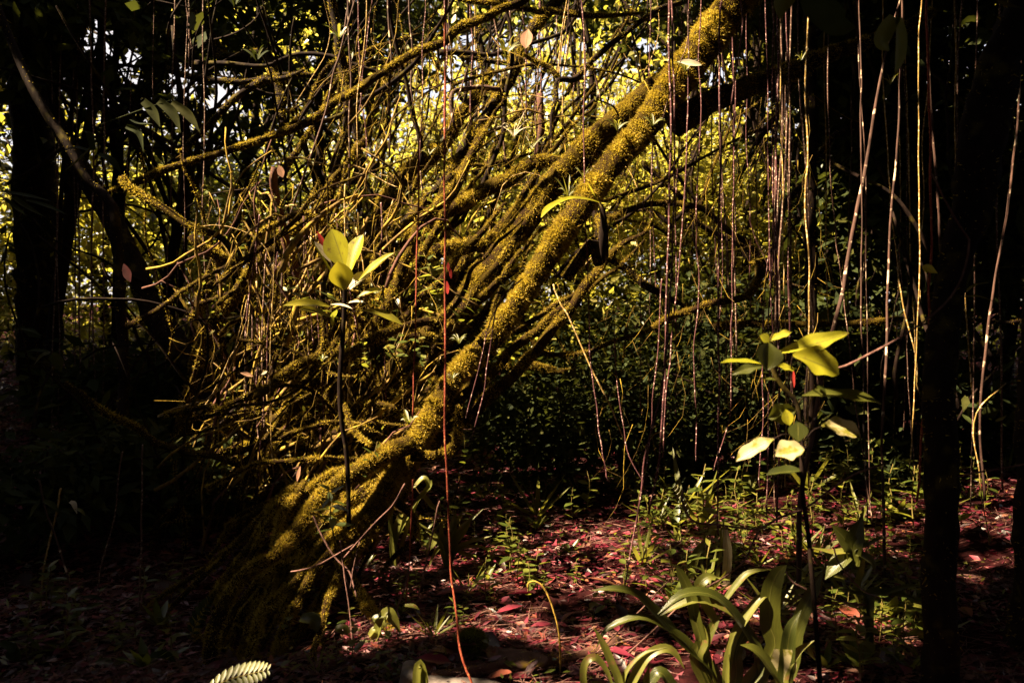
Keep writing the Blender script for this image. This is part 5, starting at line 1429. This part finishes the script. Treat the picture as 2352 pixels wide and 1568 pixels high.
# low creeping green among the litter
n = 5200
y = 2.5 + 7 * R3.random(n) ** 1.3
x = R3.uniform(-.7, .7, n) * y
den = np.sin(x * 2.3 + 1) + np.sin(y * 2.9 + x) + np.where(x > .9, .7, -.4)
k = den > .25
x, y = x[k], y[k]
n = len(x)
P = np.column_stack([x, y, gh(x, y) + R3.uniform(.005, .07, n)])
V, F = leaves(P, R3.normal(0, 1, (n, 3)) * np.array((1, 1, .3)), np.tile((0, 0, 1.0), (n, 1)) + R3.normal(0, .3, (n, 3)), R3.uniform(.02, .06, n), R3.uniform(.01, .025, n), T_DIA)
solo('ground_cover', V, F, M['herb'], (0, 0, 0), 'scattered tiny green creeping leaves on the litter', 'ground cover', kind='stuff')

for q, r in [((1060, 1180), .16), ((1215, 1240), .2), ((1330, 1250), .25), ((1400, 1240), .2), ((1420, 1370), .18), ((1350, 1420), .15), ((1500, 1400), .12), ((1940, 1215), .4), ((1880, 1240), .3), ((2000, 1240), .25), ((1800, 1260), .25), ((1750, 1190), .2),
             ((1640, 1330), .2), ((1700, 1390), .2), ((1980, 1370), .15), ((1680, 1510), .15), ((1900, 1520), .2), ((2000, 1520), .2), ((2100, 1510), .15), ((2250, 850), .7), ((1300, 1090), .2), ((1200, 1120), .2), ((1150, 1060), .2), ((600, 1120), .15), ((960, 1240), .2), ((190, 1350), .06), ((180, 1530), .05), ((1100, 1400), .12), ((1250, 1420), .1), ((2020, 1130), .2)]:
    LIT.append((floor_at(*q), r * (.35 if q[0] < 1600 else .16)))
for q in [(1150, 1100), (1250, 1150), (1180, 1330), (1300, 1380), (1100, 1450), (1250, 1480), (1400, 1470), (1050, 1350), (1330, 1180), (1200, 1420), (1120, 1250)]:
    LIT.append((floor_at(*q), .11))
# ------------------------------------------------------------------ trees and bushes behind
RB = np.random.default_rng(77)
SKY_GAPS = [(230, 90, 50, 55), (300, 150, 40, 45), (420, 190, 45, 45), (520, 190, 40, 30), (500, 235, 40, 25), (715, 130, 16, 20), (240, 215, 30, 20), (60, 100, 22, 40), (110, 210, 16, 20), (55, 320, 25, 20),
            (1240, 185, 45, 22), (1260, 215, 30, 12), (1480, 105, 60, 25), (1460, 60, 25, 14), (1650, 175, 45, 35), (1700, 130, 25, 18), (1590, 220, 24, 14), (1120, 190, 20, 12), (990, 215, 30, 16), (940, 235, 20, 12), (1235, 45, 10, 12), (1330, 240, 16, 10)]


def to_px(P):
    v = P - np.array((0, 0, CAM_Z))
    d = v[:, 1] * CP - v[:, 2] * SP
    u = v[:, 1] * SP + v[:, 2] * CP
    return 1176 + v[:, 0] / (K * d), 784 - u / (K * d), d


def sky_holes(C, rng, keep=.05):
    """keeps leaf clumps out of the openings through which the sky shows"""
    x, y, d = to_px(C)
    ok = np.ones(len(C), bool)
    for gx_, gy_, rx, ry in SKY_GAPS:
        rx, ry = (rx * 1.05, ry * 1.05) if gx_ < 560 else (rx * .72, ry * .72)
        inside = ((x - gx_) / rx) ** 2 + ((y - gy_) / ry) ** 2 < 1.0
        ok &= ~inside | (rng.random(len(C)) < keep)
    return ok


def filter_leaves(V, F, nv, ok):
    n = len(V) // nv
    V = V.reshape(n, nv, 3)[ok]
    nf = len(F) // n
    F0 = F.reshape(n, nf, 3)[0]
    F = F0[None] + (np.arange(len(V)) * nv)[:, None, None]
    return V.reshape(-1, 3), F.reshape(-1, 3)


for q in [(1000, 250), (1120, 230), (1200, 200), (1250, 290), (1100, 350), (960, 380), (1350, 300), (1560, 400), (1680, 380), (1640, 500), (1500, 520), (860, 450), (1750, 460)]:
    for d in (7.5, 10, 13, 17):
        LIT.append((at(*q, d), {7.5: .6, 10: 1.1, 13: 1.5, 17: 2.0}[d]))
for q in [(220, 600), (320, 560), (260, 720), (400, 640), (420, 760), (180, 700), (330, 800), (450, 480), (600, 420), (560, 300)]:
    LIT.append((at(*q, 9.6), .34))
for q in [(620, 640), (560, 800), (640, 900), (700, 760), (560, 980), (700, 1000), (800, 900), (520, 600), (880, 700), (900, 560), (740, 480), (480, 540), (600, 560), (680, 640), (540, 700), (600, 980), (680, 950), (760, 830), (500, 900), (820, 620), (950, 620), (1000, 540), (900, 450), (850, 380), (1060, 430), (1120, 480), (1180, 420)]:
    LIT.append((at(*q, 5.3), .28))
LP = np.array([p for p, r in LIT])
LR = np.array([r for p, r in LIT])


def open_to_sun(P, rng, only=None):
    """False where a leaf would stand between the sun and a place that the photograph shows lit"""
    LQ, LS = (LP, LR) if only is None else (LP[only], LR[only])
    keep = np.ones(len(P), bool)
    for a in range(0, len(P), 4000):
        Q = P[a:a + 4000]
        v = Q[:, None, :] - LQ[None]
        s = v @ SUN
        dd = np.sqrt(np.maximum((v ** 2).sum(-1) - s ** 2, 0))
        m = ((dd - np.clip(LS * .6, .02 if only is None else .07, .14)[None]) / LS[None] + np.where(s < 0, 99, 0)).min(1)
        keep[a:a + 4000] = m > 0.8 + .35 * rng.random(len(Q))
    return keep | (rng.random(len(P)) < .004)


def wood_tree(name, x, y, h, crown, n, mat, label, group, leaf=.12, clumps=60, spread=.22, trunk=.07, tmat='bark_dark', low=.15, cat='tree'):
    """trunk with limbs and a crown of clumps; crown = (rx, ry, z0, z1)"""
    z = float(gh(x, y))
    b = np.array((x, y, z - .05))
    t = thing(name, (x, y, z), label, cat, group)
    rx, ry, z0, z1 = crown
    top = b + np.array((RB.normal(0, .2), RB.normal(0, .2), h))
    P = np.array([b, b * .6 + top * .4 + RB.normal(0, .12, 3), b * .25 + top * .75 + RB.normal(0, .12, 3), top])
    V, F, _ = tube(P, np.array([trunk, trunk * .8, trunk * .55, trunk * .2]), 8, .1, .03, RB, per=.2)
    ch = [(V, F)]
    C = RB.normal(0, 1, (clumps, 3))
    C = norm(C) * (RB.random((clumps, 1)) ** .45)
    C = np.array((x, y, z + (z0 + z1) / 2)) + C * np.array((rx, ry, (z1 - z0) / 2))
    for c in C[::5]:
        s = P[1] * RB.uniform(.2, .8) + P[2] * .0
        f = RB.uniform(.3, .9)
        s = b * (1 - f) + top * f
        Q = np.array([s, (s + c) / 2 + RB.normal(0, .1, 3), c])
        ch.append(tube(Q, np.array([trunk * .35, trunk * .22, .006]), 5, .1, .02, RB, per=.2)[:2])
    V, F = join(ch)
    part('trunk', V, F, M[tmat], t)
    V, F = leaf_cloud(C, spread, int(n * (1.9 if mat == 'leaf_dark' else 1.6)), leaf * (1 if mat == 'leaf_dark' else .8), .42, RB, T_TWO)
    c0 = V.reshape(-1, 4, 3).mean(1)
    ok = sky_holes(c0, RB)
    if mat == 'leaf_dark' and h > 2.5: ok &= open_to_sun(c0, RB)
    V, F = filter_leaves(V, F, 4, ok)
    part('crown', V, F, M[mat], t, smooth=True, kind='stuff')
    return t


def tree_at(px, d, top_py, **k):
    p = at(px, 784, d)
    top = at(px, top_py, d)[2]
    return p[0], p[1], top


BUSH_L = ['sunlit bush behind the upright dark bough left of centre', 'sunlit bush behind the shaggy mossy trunk', 'sunlit bush behind the yellow star shaped bromeliad', 'tall sunlit bush behind the spidery pink tuft', 'sunlit bush behind the fountain tuft on the broad trunk', 'tall sunlit bush behind the upper end of the great trunk',
          'bright yellow bush right of the great trunk behind the stout pink vine', 'bright yellow bush behind the straight pink vine', 'tallest bright bush at the back of the right hand gap', 'duller green bush behind the clustered vine curtain', 'dull bush behind the thin white stem above the sapling', 'dull bush behind the broken upright stump',
          'far bush filling the top centre behind the long red vine', 'far bush where the two big trunks cross the top', 'low lit bush under the middle of the great trunk', 'low dim bush under the mossy branch arching at right']
LEFT_L = ['dark tree closing the view beyond the left edge', 'black leafy tree behind the thick trunk at the left edge', 'dark tree standing round the sky gap at upper left', 'dark tree beside the feather leaf with drooping leaflets', 'tall dark tree behind the black boughs at upper left', 'dark crown left of the dark upright bough', 'dark crown over the long mossy branch at the top', 'dim tree behind the stout moss covered stub at left', 'dim tree behind the thin upright trunk at left',
          'dim tree far back at the left edge', 'dim tree far back behind the broken stump', 'low black tree beside the dark trunk leaning left', 'low black tree under the slanting mossy branch at left']
RIGHT_L = ['dark tree behind the straight dark pole trunk', 'dark tree behind the dead straight white vine', 'dark tree just left of the near black trunk', 'dark tree between the near black trunk and the right edge', 'dark tree at the right edge behind the cut off trunk', 'lower dark tree behind the slender pale trunk', 'far dark tree behind the near black trunk', 'far dark tree behind the thin spotted stem', 'dark crown above the clustered vine curtain',
           'dark crown above the bright gap at right', 'dark crown over the upper end of the great trunk', 'dark crown at top centre over the level mossy branch', 'low dark tree under the bright gap at right', 'low dark tree behind the long pink slanting vine', 'low dark tree under the great trunk at the back of the path', 'low dark tree behind the bright gold vine', 'low dark tree behind the bent gold vine']
LG, CG, RG = 'trees in the left thicket', 'sunlit bushes beyond the tangle', 'trees in the right thicket'
# sunlit growth seen through the middle
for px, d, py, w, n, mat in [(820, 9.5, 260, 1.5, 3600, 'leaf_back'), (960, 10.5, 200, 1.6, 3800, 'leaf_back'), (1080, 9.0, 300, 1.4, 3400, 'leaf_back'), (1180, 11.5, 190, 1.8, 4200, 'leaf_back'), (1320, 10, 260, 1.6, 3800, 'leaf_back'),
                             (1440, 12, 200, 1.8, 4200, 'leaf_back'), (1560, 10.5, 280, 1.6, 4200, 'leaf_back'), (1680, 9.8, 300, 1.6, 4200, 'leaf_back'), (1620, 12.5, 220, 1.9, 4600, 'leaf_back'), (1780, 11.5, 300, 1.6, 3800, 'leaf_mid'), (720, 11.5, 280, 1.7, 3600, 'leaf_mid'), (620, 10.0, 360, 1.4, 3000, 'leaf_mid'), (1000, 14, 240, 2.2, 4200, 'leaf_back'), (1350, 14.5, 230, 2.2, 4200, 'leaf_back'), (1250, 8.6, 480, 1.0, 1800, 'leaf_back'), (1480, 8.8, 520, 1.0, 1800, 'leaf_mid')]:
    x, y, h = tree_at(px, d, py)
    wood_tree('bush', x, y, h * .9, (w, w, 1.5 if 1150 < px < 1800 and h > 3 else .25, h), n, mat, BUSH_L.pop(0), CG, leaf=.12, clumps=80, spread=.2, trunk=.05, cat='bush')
# dark trees on the left, crowns reaching over the top
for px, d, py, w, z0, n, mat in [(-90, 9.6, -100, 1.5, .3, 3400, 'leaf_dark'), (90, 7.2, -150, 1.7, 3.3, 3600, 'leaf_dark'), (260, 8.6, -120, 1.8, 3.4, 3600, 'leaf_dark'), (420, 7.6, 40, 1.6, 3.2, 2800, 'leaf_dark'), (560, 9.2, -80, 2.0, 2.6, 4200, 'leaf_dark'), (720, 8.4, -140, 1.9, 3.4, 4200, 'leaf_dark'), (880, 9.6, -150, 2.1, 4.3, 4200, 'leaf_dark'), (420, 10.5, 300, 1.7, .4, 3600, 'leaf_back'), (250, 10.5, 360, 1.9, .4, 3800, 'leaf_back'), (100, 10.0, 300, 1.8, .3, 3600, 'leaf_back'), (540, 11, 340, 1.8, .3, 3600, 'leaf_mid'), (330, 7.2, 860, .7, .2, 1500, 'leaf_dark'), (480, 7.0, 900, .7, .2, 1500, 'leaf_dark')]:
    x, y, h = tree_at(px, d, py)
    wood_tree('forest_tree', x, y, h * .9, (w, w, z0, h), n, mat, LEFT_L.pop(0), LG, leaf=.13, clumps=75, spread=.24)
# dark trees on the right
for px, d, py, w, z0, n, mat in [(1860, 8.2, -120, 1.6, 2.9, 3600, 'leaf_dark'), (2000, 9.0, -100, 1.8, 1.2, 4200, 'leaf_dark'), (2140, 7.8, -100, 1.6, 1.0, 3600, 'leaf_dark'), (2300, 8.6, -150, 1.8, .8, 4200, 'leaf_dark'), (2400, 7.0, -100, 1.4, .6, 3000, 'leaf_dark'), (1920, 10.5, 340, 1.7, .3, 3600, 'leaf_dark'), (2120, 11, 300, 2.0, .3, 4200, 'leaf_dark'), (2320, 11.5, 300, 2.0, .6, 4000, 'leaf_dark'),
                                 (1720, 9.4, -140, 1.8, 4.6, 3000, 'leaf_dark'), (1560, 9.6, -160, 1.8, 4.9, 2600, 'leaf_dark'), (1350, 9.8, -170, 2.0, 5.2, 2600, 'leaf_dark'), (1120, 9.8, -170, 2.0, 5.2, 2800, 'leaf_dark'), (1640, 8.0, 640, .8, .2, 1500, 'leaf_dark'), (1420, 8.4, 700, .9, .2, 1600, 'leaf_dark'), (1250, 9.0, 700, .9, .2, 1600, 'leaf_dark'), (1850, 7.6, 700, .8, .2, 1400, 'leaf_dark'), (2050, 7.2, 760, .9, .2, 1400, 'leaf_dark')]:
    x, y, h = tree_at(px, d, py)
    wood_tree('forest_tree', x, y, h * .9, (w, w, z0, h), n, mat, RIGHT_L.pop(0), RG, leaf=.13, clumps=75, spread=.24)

UG = 'low shrubs at the far edge of the path'
for px, py, w, h in [(1130, 1010, .35, .5), (1200, 985, .4, .7), (1290, 1000, .35, .5), (1370, 990, .4, .6), (1450, 1000, .45, .7), (1540, 990, .4, .6), (1620, 1010, .4, .6), (1700, 1000, .4, .8), (1790, 1020, .4, .6), (1900, 1010, .4, .8), (2010, 1020, .4, .7), (2230, 1000, .4, .7), (2300, 1060, .35, .6), (1240, 1060, .25, .3), (1560, 1080, .25, .35), (1980, 1110, .3, .4), (330, 1180, .4, .7), (430, 1230, .35, .6), (200, 1220, .4, .7), (80, 1260, .35, .6), (400, 1060, .5, .9), (250, 1050, .5, .9)]:
    q = floor_at(px, py)
    wood_tree('shrub', q[0], q[1], h * .9, (w, w, .03, h), 420, 'leaf_dark', 'low dim shrub edging the dark back of the path' if px > 1000 else 'low dark shrub in the black hollow at left', UG if px > 1000 else 'low shrubs in the left hollow', leaf=.09, clumps=26, spread=.09, trunk=.012, cat='shrub')

for px, py, d, w, h, lab in [(1250, 900, 6.0, .42, 1.0, 'leafy shrub in the shade right under the great trunk'), (1330, 900, 6.3, .45, 1.2, 'leafy shrub below the garland branch'), (1420, 900, 6.6, .45, 1.15, 'leafy shrub behind the thin vine with tiny leaves'), (1500, 900, 6.4, .42, 1.05, 'leafy shrub behind the stout pink vine'),
                        (1590, 900, 6.8, .45, 1.2, 'leafy shrub behind the kinked thin vine'), (1180, 900, 6.5, .4, 1.1, 'leafy shrub behind the fallen mossy pole'), (1690, 900, 6.7, .42, 1.2, 'leafy shrub left of the clustered vine curtain'), (1370, 900, 7.4, .5, 1.5, 'taller shrub at the very back of the hollow')]:
    q = at(px, 784, d)
    wood_tree('shrub', q[0], q[1], h * .9, (w, w * .8, .05, h), 800, 'leaf_dark', lab, 'shrubs in the hollow', leaf=.065, clumps=60, spread=.1, trunk=.012, cat='shrub')  # undergrowth thickened here to block sun from the floor behind

# the wood beyond, one mass
n = 95000
y = RB.uniform(15, 27, n)
x = RB.uniform(-.85, .85, n) * y
top = 7.2 + 1.2 * np.sin(x * .7) + 1.0 * np.sin(x * 1.9 + y) + .08 * (y - 15)
P = np.column_stack([x, y, gh(x, y) + top * RB.random(n) ** .85])
k = (np.sin(P[:, 0] * 2.1 + P[:, 1]) + np.sin(P[:, 2] * 2.7 + P[:, 0] * 1.3) + np.sin(P[:, 1] * 2.2) + RB.normal(0, .8, n)) > -.4
k &= sky_holes(P, RB)
P = P[k]
n = len(P)
V, F = leaves(P, RB.normal(0, 1, (n, 3)) + np.array((0, 0, -.3)), RB.normal(0, .5, (n, 3)) + np.array((0, 0, 1.)), RB.uniform(.14, .32, n), RB.uniform(.07, .14, n), T_TWO)
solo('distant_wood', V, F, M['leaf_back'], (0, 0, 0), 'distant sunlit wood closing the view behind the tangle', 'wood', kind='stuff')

# ------------------------------------------------------------------ the canopy overhead and the thicket round about
n = 300000
x, y = RB.uniform(-17, 9, n), RB.uniform(-6, 22, n)
z = RB.uniform(6.2, 8.8, n) + np.clip(y - 12, 0, 10) * .08
cl = np.sin(x * 1.7 + y * .9) + np.sin(y * 2.1 - x) + np.sin(x * 3.3 + z * 2) + RB.normal(0, .9, n)
P = np.column_stack([x, y, z])
P = P[((cl > -1.9) | (x < -5.5)) & open_to_sun(P, RB) & sky_holes(P, RB, .06)]
vx, vy, vd = to_px(P)
P = P[~((vd > 11.5) & (((vx - 1200) / 280) ** 2 + ((vy - 230) / 170) ** 2 < 1) & (RB.random(len(P)) > .12))]
n = len(P)
V, F = leaves(P, RB.normal(0, 1, (n, 3)) * np.array((1, 1, .5)), RB.normal(0, .4, (n, 3)) + np.array((0, 0, 1.)), RB.uniform(.16, .36, n), RB.uniform(.10, .19, n), T_TWO)
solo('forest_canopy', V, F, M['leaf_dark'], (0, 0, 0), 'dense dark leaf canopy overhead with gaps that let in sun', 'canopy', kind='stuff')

n = 60000  # unseen leaf ring at the sides and behind, added to block skylight
a = RB.uniform(0, 1, n)
side = RB.integers(0, 3, n)
x = np.where(side == 0, RB.uniform(-9, -6, n), np.where(side == 1, RB.uniform(6, 9, n), RB.uniform(-9, 9, n)))
y = np.where(side == 2, RB.uniform(-6, -3.5, n), RB.uniform(-5, 9, n))
P = np.column_stack([x, y, RB.uniform(.1, 6.8, n)])
P = P[open_to_sun(P, RB)]
n = len(P)
V, F = leaves(P, RB.normal(0, 1, (n, 3)), RB.normal(0, .4, (n, 3)) + np.array((0, 0, 1.)), RB.uniform(.2, .4, n), RB.uniform(.12, .2, n), T_TWO)
solo('surrounding_thicket', V, F, M['leaf_dark'], (0, 0, 0), 'unseen leafy thicket added at both sides and behind to darken the wood', 'thicket', kind='stuff')

# loose leaves added out of view above the near path, to shade it
n = 60000
P = np.column_stack([RB.uniform(-7, 3.5, n), RB.uniform(.6, 3.7, n), RB.uniform(3.3, 5.4, n)])
vx, vy, vd = to_px(P)
P = P[(vy < -60) & open_to_sun(P, RB, LP[:, 1] < 4.35)]
n = len(P)
V, F = leaves(P, RB.normal(0, 1, (n, 3)) * np.array((1, 1, .5)), RB.normal(0, .4, (n, 3)) + np.array((0, 0, 1.)), RB.uniform(.10, .2, n), RB.uniform(.06, .11, n), T_TWO)
solo('shading_foliage', V, F, M['leaf_dark'], (0, 0, 0), 'unseen leaves added above the near path to shade it', 'foliage', kind='stuff')
